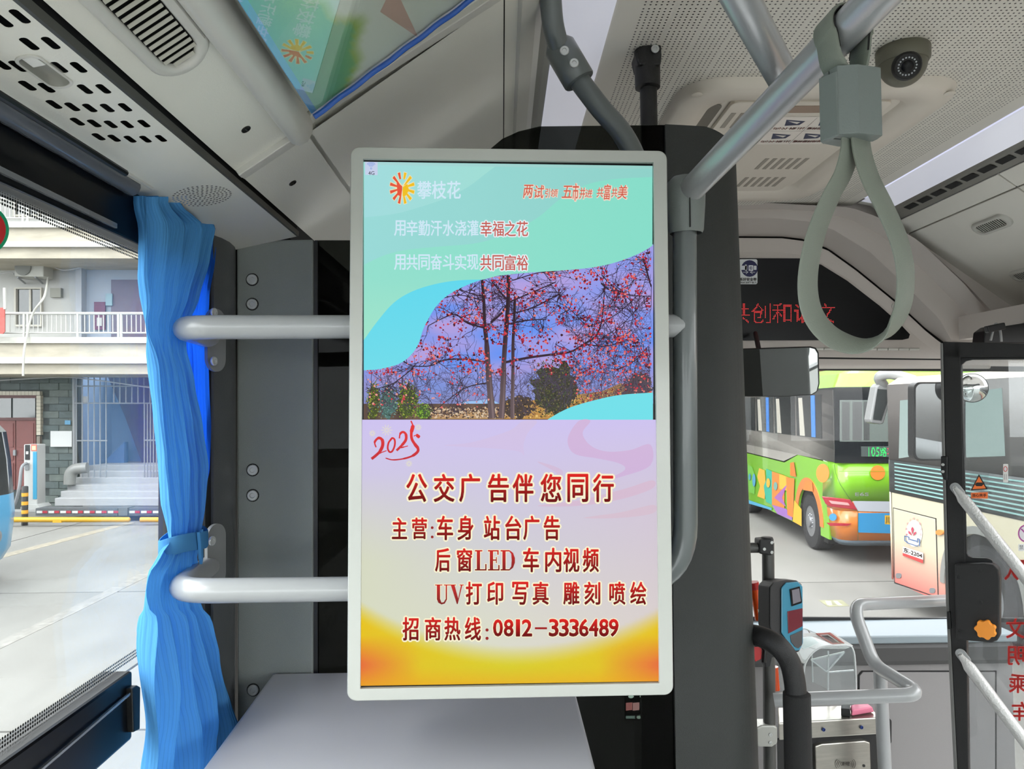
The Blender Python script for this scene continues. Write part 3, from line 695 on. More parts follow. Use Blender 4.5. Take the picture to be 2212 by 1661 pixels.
# branches
tw = []
def grow(x, y, a, L, w, d):
    pts = [(x, y)]; n = max(3, int(L/6))
    for i in range(n):
        a += rd.uniform(-.28, .28); x += math.cos(a)*L/n; y += math.sin(a)*L/n; pts.append((x, y))
    pts = [p for p in pts if 788 < p[0] < 1407 and 532 < p[1] < 903]
    if len(pts) < 2: return
    tw.append((pts, [max(.5, w*(1-.6*i/len(pts))) for i in range(len(pts))]))
    if d > 0:
        for _ in range(rd.choice((2, 3, 3))): q = rd.choice(pts); grow(q[0], q[1], a+rd.choice((-1, 1))*rd.uniform(.3, 1.1), L*rd.uniform(.45, .75), w*.6, d-1)
for _ in range(230): grow(rd.uniform(790, 1400), rd.uniform(820, 900), rd.uniform(-2.6, -.5), rd.uniform(25, 60), 1.1, 1)
for _ in range(190): grow(rd.uniform(1230, 1405), rd.uniform(700, 860), rd.uniform(-3, 3), rd.uniform(20, 50), .9, 1)
cv.strokes(tw, (72, 60, 84)); tw = []
main = [[(1063, 904), (1059, 850), (1054, 790), (1051, 740), (1047, 700), (1045, 650), (1041, 605)],
        [(1083, 904), (1086, 850), (1088, 790), (1091, 740), (1095, 690), (1098, 640), (1098, 595)],
        [(1107, 904), (1107, 860), (1108, 800), (1108, 740), (1110, 700), (1112, 640)]]
mw_ = [[15, 13, 11, 9, 7, 6, 5], [13, 12, 10, 10, 9, 8, 7], [9, 8, 7, 6, 5, 4]]
limbs = [([(1090, 783), (1140, 773), (1190, 766), (1232, 760), (1262, 743), (1285, 728), (1298, 700), (1303, 660), (1306, 615)], 5.5), ([(1262, 743), (1300, 748), (1330, 742), (1345, 725)], 3), ([(1285, 728), (1300, 730), (1350, 695), (1390, 650), (1407, 645)], 2),
 ([(1060, 697), (1085, 675), (1098, 655), (1130, 640), (1200, 610)], 5), ([(1045, 708), (1010, 698), (985, 680), (960, 686), (925, 704)], 4), ([(1050, 782), (1005, 776), (960, 778), (930, 790), (890, 790), (870, 778)], 4), ([(1098, 700), (1140, 692), (1180, 690)], 4), ([(1098, 680), (1150, 665), (1200, 640), (1212, 632)], 3.5),
 ([(1045, 640), (1020, 635), (992, 626)], 3), ([(1098, 650), (1080, 630), (1060, 605)], 4), ([(1045, 650), (1010, 640), (985, 638), (968, 642)], 2.5), ([(1060, 826), (1010, 836), (970, 862), (935, 892)], 3), ([(893, 795), (850, 828), (820, 838), (790, 846)], 2.5), ([(1298, 612), (1320, 628), (1360, 638), (1407, 640)], 3.5), ([(1390, 560), (1398, 590), (1406, 620)], 5), ([(1300, 595), (1330, 625), (1350, 634)], 2.5), ([(1330, 800), (1370, 780), (1400, 748)], 2.5), ([(1262, 700), (1230, 668), (1190, 645)], 2), ([(1110, 605), (1160, 590), (1190, 587)], 2.5), ([(1290, 700), (1330, 680), (1365, 650), (1385, 630)], 2)]
for P, w in limbs:
    Q = spline([(a, b, 0) for a, b in P], 5); pts = [(q.x, q.y) for q in Q]; tw.append((pts, [max(1, w*(1-.6*i/len(pts))) for i in range(len(pts))]))
    for _ in range(14): q = rd.choice(pts); grow(q[0], q[1], rd.uniform(-3.1, 3.1), rd.uniform(20, 60), 1.6, 2)
cv.strokes(tw, (52, 34, 48)); tw = []
for P, w in zip(main, mw_):
    Q = spline([(a, b, 0) for a, b in P], 4); ww = [w[min(i//4, len(w)-1)] for i in range(len(Q))]; cv.strokes([([(q.x, q.y) for q in Q], ww)], lambda x, y: mixc((46, 30, 40), (92, 74, 78), (y-700)/160)); cv.strokes([([(q.x+2.5, q.y) for q in Q], [v*.3 for v in ww])], lambda x, y: mixc((60, 44, 56), (122, 102, 104), (y-720)/160))
def fl_(x, y):  # where blossom clusters sit
    if not inb(x, y): return False
    v = math.sin(x*.047+1)*math.sin(y*.06+x*.02)+.5*math.sin(x*.11-y*.09)
    dens = 1 if y < 760 else .55
    return v > .15 or rd.random() < .12*dens
blobs(6500, (788, 1406), (536, 810), (1.0, 3.3), [(186, 36, 58), (140, 22, 46), (212, 70, 76), (228, 120, 112), (96, 16, 32), (170, 36, 54), (60, 20, 36)], 6, fl_)
blobs(420, (1240, 1406), (720, 870), (1.2, 3.2), [(196, 46, 62), (220, 84, 84), (226, 120, 112), (110, 24, 40)], 6, inb)
blobs(160, (792, 1060), (780, 880), (1.2, 3), [(196, 50, 66), (222, 100, 96), (226, 150, 140)], 6, inb)
# waves over the photo
teal_edge = [(786, 800), (822, 797), (860, 787), (885, 770), (903, 745), (914, 712), (925, 690), (940, 665), (962, 642), (990, 625), (1030, 608), (1075, 596), (1110, 592)]
te = [(q.x, q.y) for q in spline([(a, b, 0) for a, b in teal_edge], 4)]
g_edge = [(1110, 592), (1160, 588), (1220, 584), (1280, 578), (1330, 567), (1380, 548), (1409, 531)]
ge = [(q.x, q.y) for q in spline([(a, b, 0) for a, b in g_edge], 4)]
cyn = lambda x, y: mixc((96, 214, 236), (110, 218, 232), (y-600)/200)
c_edge = [(786, 735), (815, 695), (850, 655), (890, 630), (940, 614), (990, 606), (1045, 604)]
ce = [(q.x, q.y) for q in spline([(a, b, 0) for a, b in c_edge], 4)]
# green upper field in column strips so its colour can grade
def strip_fill(edge, top, col, ny=14):
    pts = []; fs = []; m_ = len(edge)
    for i, (x, y) in enumerate(edge):
        for j in range(ny+1): pts.append((x, top+(y-top)*j/ny))
    for i in range(m_-1):
        for j in range(ny): fs.append((i*(ny+1)+j, (i+1)*(ny+1)+j, (i+1)*(ny+1)+j+1, i*(ny+1)+j+1))
    cv._put(pts, fs, col)
strip_fill(te, 420, cyn, 8)
gfull = [p for p in ce if p[0] < 1045]+[(1045, 604), (1075, 596)]+ge
GT = lambda x: 350+(x-786)*.0145
def green(x, y):
    base = mixc((146, 222, 204), (134, 220, 200), (x-786)/600)
    if y > 600: base = mixc(base, (158, 226, 200), (y-600)/120)
    return base
pts = []; fs = []; ny = 14
for x, y in gfull:
    for j in range(ny+1): pts.append((x, GT(x)+(y-GT(x))*j/ny))
for i in range(len(gfull)-1):
    for j in range(ny): fs.append((i*(ny+1)+j, (i+1)*(ny+1)+j, (i+1)*(ny+1)+j+1, i*(ny+1)+j+1))
cv._put(pts, fs, green)
def wave(edge, col):      # fills from the top edge down to the wave line
    E_ = [(q.x, q.y) for q in spline([(a, b, 0) for a, b in edge], 5)]; pts = []; fs = []
    for x, y in E_:
        y = max(y, GT(x)+.5)
        for j in range(9): pts.append((x, GT(x)+(y-GT(x))*j/8))
    for i in range(len(E_)-1):
        for j in range(8): fs.append((i*9+j, (i+1)*9+j, (i+1)*9+j+1, i*9+j+1))
    cv._put(pts, fs, col)
wave([(787, 572), (830, 552), (880, 540), (950, 533), (1020, 527), (1070, 515), (1120, 494), (1165, 468), (1210, 430), (1260, 402), (1320, 388), (1409, 383)], lambda x, y: mixc((152, 216, 214), (142, 208, 200), (x-786)/600))
wave([(787, 470), (850, 463), (900, 450), (960, 430), (1010, 405), (1050, 375), (1078, 354)], lambda x, y: mixc((160, 218, 220), (158, 220, 210), (x-786)/300))
cv.gridc(787, 349, 1409, 375, 30, 3, lambda x, y: mixc((166, 214, 214), (150, 206, 198), (x-786)/600), warp=lambda x, y: (x, GT(x)+(y-349)*.25))
be = [(q.x, q.y) for q in spline([(a, b, 0) for a, b in [(1183, 906), (1210, 890), (1240, 877), (1290, 863), (1340, 853), (1410, 848)]], 5)]
cv.poly([(1410, 907)]+[(1183, 907)]+be, (108, 220, 230))
# 4G badge
cv.poly([(789, 350), (816, 350.5), (816, 379), (789, 378)], (196, 206, 232))
for r_ in (4, 6.5, 9, 11.5):
    cv.strokes([([(802+r_*math.cos(a), 363+r_*math.sin(a)) for a in [math.radians(t) for t in range(-140, -39, 10)]], .9)], (96, 140, 220))
cv.poly(circ(802, 364.5, 2), (96, 140, 220)); cv.poly(circ(802, 364.5, 1.2), (196, 206, 232))
cv.text('4G', 796, 370.5, 809, 378.5, (10, 14, 20))
# flower logo
fx, fy = 869, 407
for i in range(12):
    a = math.radians(-90+15+30*i); red = math.cos(a) < 0; r0 = 15 if i in (0, 11) else 2; 
    e = lambda r, w: [(fx+1.03*(r*math.cos(a)-w*math.sin(a)), fy+1.32*(r*math.sin(a)+w*math.cos(a))) for w in (w, -w)]
    p = e(r0, 1.8 if r0 > 5 else .6); q = e(26, 2.7); c = (226, 84, 60) if red else (240, 190, 30)
    q0 = e(r0, 3.0); q1 = e(27, 3.8); cv.poly([q0[0], q1[0], q1[1], q0[1]], (236, 226, 180)); cv.poly([p[0], q[0], q[1], p[1]], c)
cv.poly([(869, 403), (857, 393), (859, 422), (866, 425), (869, 412)], (226, 84, 60)); cv.poly([(870, 405), (880, 398), (884, 412), (876, 424), (870, 424)], (240, 190, 30))
pale = (206, 230, 244)
cv.text('攀枝花', 902, 392, 995, 430, pale, off=.012)
# hand-written slogan
for ch, x0_, y0_, x1_, y1_ in (('两', 1130, 400, 1152, 428), ('试', 1154, 401, 1175, 429), ('引', 1177, 408, 1188, 427), ('领', 1189, 409, 1205, 426), ('五', 1213, 402, 1236, 428), ('市', 1237, 397, 1250, 434), ('并', 1251, 406, 1264, 430), ('进', 1263, 410, 1279, 427), ('共', 1288, 406, 1303, 427), ('富', 1304, 399, 1319, 432), ('共', 1320, 406, 1333, 427), ('美', 1333, 401, 1354, 430)):
    cv.text(ch, x0_+.6, y0_+.6, x1_+1, y1_+1, (236, 214, 196), off=.05, ref=ch, shear=.18); cv.text(ch, x0_, y0_, x1_, y1_, (206, 90, 70), off=.006, shear=.18)
for y, s1, s2 in ((497, '用辛勤汗水浇灌', '幸福之花'), (570.5, '用共同奋斗实现', '共同富裕')):
    for i, ch in enumerate(s1): cv.text(ch, 852+26.2*i, y-20, 852+26.2*i+24, y+13, pale, off=.012)
    for i, ch in enumerate(s2):
        cv.text(ch, 1038+26*i, y-18.5, 1038+26*i+24, y+14, (226, 236, 240), off=.075, ref=ch); cv.text(ch, 1038+26*i, y-18.5, 1038+26*i+24, y+14, (196, 92, 84), off=.008)
# ---- lower half
def LB(x, y):
    t = (y-907)/573; u = (x-786)/630
    c = mixc((202, 190, 236), (206, 204, 214), t*2.2) if t < .45 else mixc((206, 204, 214), (216, 216, 200), (t-.45)*3)
    c = mixc(c, (212, 216, 190), max(0, 1-u*2)*min(1, max(0, (t-.2)*3))*.9)
    c = mixc(c, (214, 192, 206), max(0, u-.45)*min(1, t*3)*.8)
    g = (y-(1338+70*math.cos((u-.5)*math.pi)*1.0-0))/22
    g = (y-(1415-95*abs((u-.52)*1.9)**2.1))/22
    if g > -1:
        s_ = max(0, min(1, (g+1)/2)); yv = mixc((214, 202, 30), (232, 190, 10), abs(u-.5)*1.6)
        ed = max(0, abs(u-.5)-.30)/.2*max(0, min(1, (y-1370)/60)); yv = mixc(yv, (228, 100, 60), ed*.85)
        if y > 1440: yv = mixc(yv, (232, 170, 20), (y-1440)/50)
        c = mixc(c, yv, s_)
    return c
def wrp(x, y):
    a, b = L4(0, y); t = (x-786)/(1411-786); yb = 1480-10*t; yy = 906.5+(y-906.5)*(yb-906.5)/(1480-906.5); return (a-1+(b-a+3)*t, yy)
cv.gridc(786, 906.5, 1411, 1480, 60, 110, LB, warp=wrp)
def ribb(pts_o, col): cv.poly([(q.x, q.y) for q in spline([(a, b, 0) for a, b in pts_o], 5, True)], col)
pk = (206, 178, 216)
ribb([(1128, 910), (1100, 930), (1020, 955), (960, 962), (1060, 968), (1120, 975), (1132, 985), (1131, 960), (1140, 935), (1160, 910)], (206, 190, 226))
ribb([(1250, 909), (1228, 940), (1228, 965), (1245, 982), (1290, 990), (1335, 1000), (1350, 1012), (1330, 1026), (1280, 1046), (1340, 1030), (1404, 1005), (1404, 960), (1360, 972), (1310, 975), (1275, 962), (1258, 935), (1275, 909)], pk)
ribb([(1160, 997), (1200, 1008), (1216, 1020), (1205, 1036), (1200, 1020)], (208, 186, 214))
ribb([(1408, 1037), (1350, 1055), (1250, 1080), (1160, 1092), (1250, 1092), (1340, 1078), (1408, 1055)], (212, 186, 208))
ribb([(1410, 1090), (1340, 1106), (1260, 1118), (1340, 1118), (1410, 1108)], (212, 190, 206))
# 2025 brush
rdc = lambda x, y: mixc((222, 34, 34), (190, 24, 40), (y-930)/70)
for P, w in (([(813, 966), (810, 955), (818, 946), (826, 950), (827, 962), (821, 975), (812, 984), (803, 991)], [3, 5, 6, 7, 7, 6, 6, 6]), ([(815, 981), (825, 977), (836, 973)], [3, 2, .6]),
             ([(846, 948), (840, 956), (838, 968), (842, 976), (848, 974), (853, 962), (853, 950), (848, 946), (844, 950)], [4]*9), ([(863, 947), (865, 937), (871, 933), (877, 938), (877, 950), (868, 962), (857, 973)], [3, 5, 5, 6, 6, 5, 5]), ([(866, 967), (874, 965), (882, 963)], [3, 2, .6]),
             ([(888, 909), (892, 920), (889, 934), (890, 948), (897, 960), (903, 968), (902, 976), (890, 985), (870, 991), (848, 993), (833, 989)], [3, 8, 6, 6, 7, 6, 6, 4, 3, 2.5, 1]), ([(894, 942), (900, 940), (907, 945)], [2, 7, 2])):
    Q = spline([(a, b, 0) for a, b in P], 5); ww = [w[min(i//5, len(w)-1)] for i in range(len(Q))]
    cv.strokes([([(q.x, q.y) for q in Q], ww)], rdc)
for cx_, cy_, r_ in ((836, 929, 12), (805, 936, 7), (904, 923, 7), (884, 1001, 7)):
    for i in range(10):
        a = 2*math.pi*i/10; cv.strokes([([(cx_+2*math.cos(a), cy_+2*math.sin(a)), (cx_+r_*math.cos(a), cy_+r_*math.sin(a))], 1.6)], (222, 216, 200))
# big text, letter by letter
def big(ch, x0_, y0_, x1_, y1_, off=.018, rg=None):
    cv.text(ch, x0_, y0_, x1_, y1_, (248, 240, 206), off=.075, ref=ch, shear=.0)
    cv.text(ch, x0_, y0_, x1_, y1_, lambda x, y: mixc((224, 36, 30), (104, 12, 14), (y-y0_)/(y1_-y0_)), off=off)
for ch, x in zip('公交广告伴您同行', (879, 938, 993, 1055, 1108, 1168, 1226, 1281)): big(ch, x, 1024, x+43, 1083)
for ch, x in zip('主营', (848, 891)): big(ch, x, 1118, x+31, 1163)
for ch, x in zip('车身站台广告', (945, 989, 1046, 1092, 1131, 1175)): big(ch, x, 1114, x+33, 1165)
for yc in (1139, 1159): cv.poly(circ(934, yc, 3), (150, 20, 20))
for ch, x in zip('后窗', (941, 988)): big(ch, x, 1184, x+31, 1233)
for ch, x in zip('车内视频', (1130, 1178, 1217, 1259)): big(ch, x, 1183, x+33, 1234)
for ch, x in zip('打印写真雕刻喷绘', (1007, 1053, 1107, 1151, 1217, 1262, 1316, 1361)): big(ch, x, 1256, x+33, 1304)
for ch, x in zip('招商热线', (871, 919, 961, 1005)): big(ch, x, 1332, x+33, 1381)
for yc in (1359, 1377): cv.poly(circ(1052, yc, 3.4), (150, 20, 20))
for ch, x, w in zip('0812', (1066, 1089, 1115, 1128), (19, 19, 7, 20)): big(ch, x, 1337, x+w, 1372, off=.03)
cv.poly([(1155, 1353), (1181, 1353), (1181, 1357.5), (1155, 1357.5)], (160, 24, 24))
for ch, x in zip('3336489', (1186, 1208, 1230, 1251, 1272, 1294, 1315)): big(ch, x, 1336, x+19, 1372, off=.03)
# serif letters LED / UV drawn as strokes with serifs
def serif(segs, col=lambda x, y: mixc((216, 34, 30), (110, 14, 14), ((y-1180) % 72)/58)):
    cv.polys([[(x0-1.4, y0-1.4), (x1+1.4, y0-1.4), (x1+1.4, y1+1.4), (x0-1.4, y1+1.4)] if len(s_) == 4 and not isinstance(s_[0], tuple) else s_ for s_ in segs for (x0, y0, x1, y1) in [s_ if not isinstance(s_[0], tuple) else (0, 0, 0, 0)]], (248, 240, 206))
    cv.polys([[(s_[0], s_[1]), (s_[2], s_[1]), (s_[2], s_[3]), (s_[0], s_[3])] if not isinstance(s_[0], tuple) else s_ for s_ in segs], col)
serif([(1030, 1188, 1037, 1230), (1026, 1187, 1042, 1190), (1026, 1228, 1051, 1231), (1048, 1217, 1051, 1230),
       (1058, 1188, 1065, 1230), (1054, 1187, 1077, 1190), (1054, 1228, 1079, 1231), (1074, 1187, 1077, 1197), (1076, 1219, 1079, 1230), (1065, 1207, 1072, 1210), (1071, 1202, 1073, 1215),
       (1085, 1188, 1092, 1230), (1081, 1187, 1100, 1190), (1081, 1228, 1100, 1231), [(1100, 1187), (1108, 1193), (1112, 1204), (1112, 1214), (1108, 1225), (1100, 1231), (1100, 1228), (1104, 1222), (1105, 1209), (1104, 1195), (1100, 1190)]])
serif([(944, 1262, 951, 1294), (940, 1261, 956, 1263), (963, 1262, 966, 1294), (959, 1261, 971, 1263), [(944, 1292), (947, 1300), (954, 1304), (961, 1302), (966, 1293), (963, 1292), (959, 1299), (954, 1300), (951, 1292)],
       [(974, 1262), (982, 1262), (990, 1291), (996, 1262), (999, 1262), (989, 1303), (987, 1303)], (971, 1261, 985, 1263), (993, 1261, 1002, 1263)])
cv.build('screen', M_screen, ad)
# ================================================================ RAILS
YR = 1.085
hr = thing('partition_handrail', 'painted grey handrail frame with two bars running behind the screen to an upright', 'handrail')
RR = .0168
fl2 = PX(462, 1226, XL+.018); fl1 = PX(462, 728, XL+.018)
lowp = [fl2+Vector((-.012, .01, 0)), PY(376, 1277, 1.035), PY(900, 1270, YR), PY(1200, 1266, YR)]
obj('lower_rail', B().tube(fillet(lowp, [.055, .02], 10), RR, 20), M_rail, hr, smooth=60)
obj('upright', B().tube(fillet([PY(1190, 1266, YR), PY(1481, 1262, YR), PY(1479, 500, YR)], [.085], 10), RR*1.01, 20), M_raild, hr, smooth=60)
upp = [fl1+Vector((-.012, .01, 0)), PY(388, 707, 1.045), PY(800, 706, YR), PY(1474, 704, YR)]
obj('upper_rail', B().tube(fillet(upp, [.045, .02], 10), RR, 20), M_rail, hr, smooth=60)
for cx_, cy_, sy in ((462, 735, (675, 780)), (462, 1200, (1168, 1232))):
    c = PX(cx_, cy_, XL+.014); o = [(a, b) for a, b in rrect(-.022, -.052, .022, .052, .0215, 8)]
    nn_ = Vector((1, -.35, 0)).normalized(); tt_ = Vector((.35, 1, 0)).normalized()
    obj('wall_flange', B().prism([c+tt_*a+Vector((0, 0, b)) for a, b in o], nn_*.006), mat('flange_grey', (128, 130, 130), .35), hr, bev=.0015)
    for y in sy: screw('flange_screw', PX(459 if cy_ < 1000 else 455, y, XL+.02)+nn_*.002, nn_, .0075, M_screw, hr)
# clamp on the upright
cl = B(); k = PY(1481, 445, YR)
rings = []
for z_, rx, ry, n_ in ((-.040, .0205, .0205, 0), (-.036, .0225, .0225, 0), (.0, .0250, .0240, 0), (.018, .0255, .025, 0), (.034, .023, .023, 0), (.042, .016, .016, 0)):
    rings.append([k+Vector((rx*(1.12 if abs(math.cos(a)) > .7 else 1)*math.cos(a), ry*math.sin(a), z_)) for a in [2*math.pi*i/20 for i in range(21)]])
cl.grid(rings); obj('tee_clamp', cl, mat('clamp_grey', (112, 118, 116), .4, bump=.2, bscale=600), hr, smooth=50)
obj('clamp_seam', B().box(k+Vector((-.0006, -.0262, -.036)), k+Vector((.0006, -.02, .008))), M_dark, hr)
# overhead pole and its branch
op = thing('overhead_grab_pole', 'silver overhead grab pole slanting up right from beside the screen', 'pole')
pA, pB = PY(1491, 412, 1.075), PY(1884, 6, .69); pdir = (pA-pB).normalized(); PR = .0182
obj('main_pole', B().tube([pA, pB, pB-pdir*.6], PR, 24), M_alu, op, smooth=60)
jn = pB.lerp(pA, .47); tB = PY(1601, 0, .765); jn = PY(1693, 170, .885)
obj('branch_pole', B().tube([jn, tB, tB+(tB-jn)*1.2], PR, 24), M_alu, op, smooth=60)
# dark sloping grab tube with sleeve
gt = thing('sloping_grab_tube', 'dark grey bent grab tube with screwed sleeve above screen', 'pole')
YG = 1.21
gp = spline([PY(1188, -30, 1.15), PY(1196, 60, 1.18), PY(1222, 130, YG), PY(1290, 225, YG), PY(1345, 290, YG), PY(1378, 360, YG), PY(1392, 440, YG)], 6)
obj('tube', B().tube(gp, .0172, 18), M_raild, gt, smooth=60)
s0, s1 = PY(1205, 96, YG), PY(1252, 176, YG); ax = (s1-s0).normalized()
obj('sleeve', B().lathe(s0, ax, [(.019, -.004), (.0262, .006), (.0262, (s1-s0).length-.002), (.0248, (s1-s0).length), (.018, (s1-s0).length)], 24), M_raild, gt, smooth=40)
for px, py in ((1219, 110), (1240, 137)):
    c = PY(px, py, YG-.026); screw('sleeve_screw', c, (0, -1, 0), .0075, M_screw, gt)
# ceiling bracket tube
ct = thing('ceiling_bracket_tube', 'black bracket and upright tube hanging from perforated ceiling', 'pole')
YC = 1.475
obj('tube', B().tube([PY(1400, 170, YC), PY(1402, 270, YC), PY(1404, 420, YC)], .0168, 18), M_blk, ct, smooth=60)
tp = PY(1400, 100, YC)
obj('bracket', B().lathe(PY(1399, 192, YC), (0, 0, 1), [(.019, 0), (.0245, .002), (.0255, .075), (.024, .082), (.014, ZC-PY(1399, 192, YC).z)], 20), M_blk, ct, smooth=40)
obj('bracket_ear', slab([(1372, 112), (1392, 92), (1428, 88), (1430, 118), (1428, 140), (1378, 140)], YP(YC-.024), .05), M_blk, ct, bev=.004)
screw('bracket_screw', PY(1415, 106, YC-.026), (0, -1, 0), .008, M_screw, ct)

# ================================================================ STRAP HANDLE
sh = thing('strap_handle', 'grey green rubber strap loop hanging from the overhead silver pole', 'strap handle')
M_strap = mat('strap_rubber', (118, 124, 114), .55, bump=.2, bscale=800)
M_strapin = mat('strap_inner', (40, 40, 38), .8)
YSt = .735
def S(px, py, dy=0): return PY(px, py, YSt+dy)
lp = [(1838, 262), (1836, 320), (1822, 372), (1795, 425), (1768, 490), (1750, 560), (1745, 625), (1757, 680), (1790, 722), (1835, 742), (1880, 738), (1922, 712), (1950, 660), (1956, 590), (1942, 520), (1912, 450), (1880, 385), (1862, 325), (1856, 262)]
wv = Vector((.80, .50, .38))
loop = spline([S(*p) for p in lp], 6)
obj('loop', B().ribbon(loop, wv, .030, .0036), M_strap, sh, smooth=50)
cp = pB.lerp(pA, .10); dperp = pdir.cross(Vector((0, 0, 1))).normalized(); uperp = dperp.cross(pdir).normalized()
if uperp.z < 0: uperp = -uperp
if dperp.x < 0: dperp = -dperp
bt = S(1836, 178); up = []
tgt = pB.lerp(pA, .11)
bel = Vector((bt.x, bt.y, bt.z))
for a in range(-32, 213, 12):
    t = math.radians(a); up.append(tgt+dperp*math.cos(t)*(PR+.0035)+uperp*math.sin(t)*(PR+.0035))
band_ = [bel+Vector((.005, 0, 0)), bel.lerp(up[0], .5)+dperp*.004]+up+[bel.lerp(up[-1], .5)-dperp*.008, bel-Vector((.006, 0, 0))]
band_ = spline(band_, 3)
obj('pole_band', B().ribbon(band_, pdir, .030, .0046), M_strap, sh, smooth=50)
obj('band_lining', B().ribbon([tgt+(p-tgt)*.93 if (p-tgt).length < .03 else p+(tgt-p)*.03 for p in band_[4:-4]], pdir, .031, .0016), M_strapin, sh, smooth=50)
# plastic block: two faceted half shells
bc = S(1832, 230); M_blk2 = mat('block_grey', (112, 120, 118), .45, bump=.15, bscale=500)
ux_ = Vector((.97, .25, 0)).normalized(); uy_ = Vector((-.25, .97, 0)).normalized()
def shell(pts): return [bc+ux_*a+uy_*b for a, b in pts]
h2 = .0335
for pts in ([(-.0215, -.012), (-.004, -.0195), (.0235, -.0185), (.0265, -.008), (.0265, -.001), (-.0215, -.001)], [(-.0215, .001), (.0265, .001), (.0235, .016), (.002, .019), (-.019, .015)]):
    obj('block_shell', B().prism([q-Vector((0, 0, h2)) for q in shell(pts)], Vector((0, 0, 2*h2))), M_blk2, sh, bev=.0007)
w0 = [(-.0285, .006), (-.0230, -.013), (-.0205, -.012), (-.0205, .012)]
obj('block_wing', B().prism([q-Vector((0, 0, h2+.002)) for q in shell(w0)], Vector((0, 0, 2*h2-.004))), M_blk2, sh, bev=.001)

# ================================================================ DOME CAMERA
dc = thing('dome_camera', 'olive dome security camera on perforated ceiling beside the roof hatch', 'camera')
M_cam = mat('camera_shell', (98, 96, 82), .45, bump=.2, bscale=500)
db = PZ(1951, 108, ZC); db.z = ZC
db = Vector((PY(1951, 150, 1.47).x, 1.47, ZC))
obj('base_ring', B().lathe(db, (0, 0, -1), [(.048, 0), (.050, .003), (.0495, .024), (.046, .030), (.03, .030)], 32), M_cam, dc, smooth=40)
ctr = db-Vector((0, 0, .030)); look = (Vector((0, 0, 0))-(ctr-Vector((0, 0, .02)))).normalized(); look = Vector((look.x*.9+.15, look.y, look.z-.12)).normalized()
prof = [(.044*math.cos(t), .044*math.sin(t)) for t in [math.pi/2*i/10 for i in range(11)]]
obj('dome', B().lathe(ctr, (0, 0, -1), prof, 32), M_cam, dc, smooth=60)
lc = ctr+look*.030
obj('lens_turret', B().lathe(lc, look, [(.026, -.015), (.0275, .006), (.026, .012), (.023, .0145), (.021, .013), (0, .013)], 28), M_blk, dc, smooth=40)
obj('lens_glass', B().lathe(lc+look*.0132, look, [(.011, 0), (.010, .0015), (0, .003)], 24), M_blackg, dc, smooth=50)
u_ = look.orthogonal().normalized(); w_ = look.cross(u_)
for i in range(18):
    a = 2*math.pi*i/18; obj('infrared_lamp', B().lathe(lc+look*.013+(u_*math.cos(a)+w_*math.sin(a))*.016, look, [(.0018, 0), (.0014, .0014), (0, .0018)], 8), mat('ir_lamp', (190, 195, 200), .1, coat=1), dc, smooth=60)
# ================================================================ ROOF HATCH
rh = thing('roof_hatch', 'cream plastic roof hatch surround with slotted lid and warning sheet', 'hatch')
ha, hb = PZ(1482, 160, ZC), PZ(2104, 168, ZC); hx0, hx1, hy0 = ha.x, hb.x, (ha.y+hb.y)/2; hy1 = PZ(1735, 421, ZC).y
M_h = mat('hatch_plastic', (212, 204, 192), .45)
def rr3(x0, y0, x1, y1, r, z, n=8): return [Vector((x, y, z)) for x, y in rrect(x0, y0, x1, y1, r, n)]
rws = []
def ringrow(ins, dz, r): q = rr3(hx0+ins, hy0+ins, hx1-ins, hy1-ins, max(r, .01), ZC-dz); return q+q[:1]
rws = [ringrow(0, -.001, .10), ringrow(.004, .016, .10), ringrow(.014, .024, .095), ringrow(.060, .024, .07), ringrow(.068, .019, .065), ringrow(.085, .017, .06), ringrow(.095, .003, .055)]
obj('surround', B().grid(rws), M_h, rh, smooth=50)
obj('well', B().prism(rr3(hx0+.09, hy0+.09, hx1-.09, hy1-.09, .05, ZC-.003), (0, 0, .006)), M_h, rh)
lx0, lx1, ly0, ly1 = hx0+.135, hx1-.125, hy0+.105, hy1-.10
ldb = rr3(lx0, ly0, lx1, ly1, .02, ZC-.004, 4)
obj('lid', B().prism(ldb, (0, 0, -.010)), M_h, rh, bev=.003)
obj('side_recess', B().prism([Vector((x, y, ZC-.005)) for x, y in rrect(lx0-.050, ly0+.03, lx0-.012, ly0+.20, .018)], (0, 0, -.0008)), mat('recess_shade', (104, 98, 88), .6), rh)  # flat plate, the shade of the deep recess put into its colour
LP = ZP(ZC-.014)
def slotsq(x0, y0, x1, y1, cnt, sk):
    for i in range(cnt):
        xa = x0+(x1-x0)*i/cnt; w = (x1-x0)/cnt*.5
        b = B().prism([Vector((xa, y0, ZC-.0142)), Vector((xa+w, y0, ZC-.0142)), Vector((xa+w+sk, y1, ZC-.0142)), Vector((xa+sk, y1, ZC-.0142))], (0, 0, -.0006))
        obj('vent_slot', b, mat('slot_shade', (150, 143, 132), .6), rh)  # flat plates, the shade inside the slots put into their colour
for j in range(4):
    y0 = ly0+.06+j*.175
    slotsq(lx0+.015, y0, lx0+.13, y0+.095, 5, 0)
    if j >= 2: slotsq(lx0+.21, y0-.02, lx0+.345, y0+.075, 6, 0)
obj('handle_recess', B().prism([Vector((lx0+a, ly0+b, ZC-.0142)) for a, b in rrect(.13, .02, .30, .06, .015)], (0, 0, -.001)), mat('handle_shadow', (150, 128, 112), .6), rh)
cvh = Canvas(type('Q', (), {'n': Vector((0, 0, -1)), 'pp': staticmethod(lambda u, v: Vector((lx0+.145+u, ly0+.085+v, ZC-.0142)))}), base=.0006)
cvh.poly([(0, 0), (.17, 0), (.17, .19), (0, .19)], (228, 220, 212))
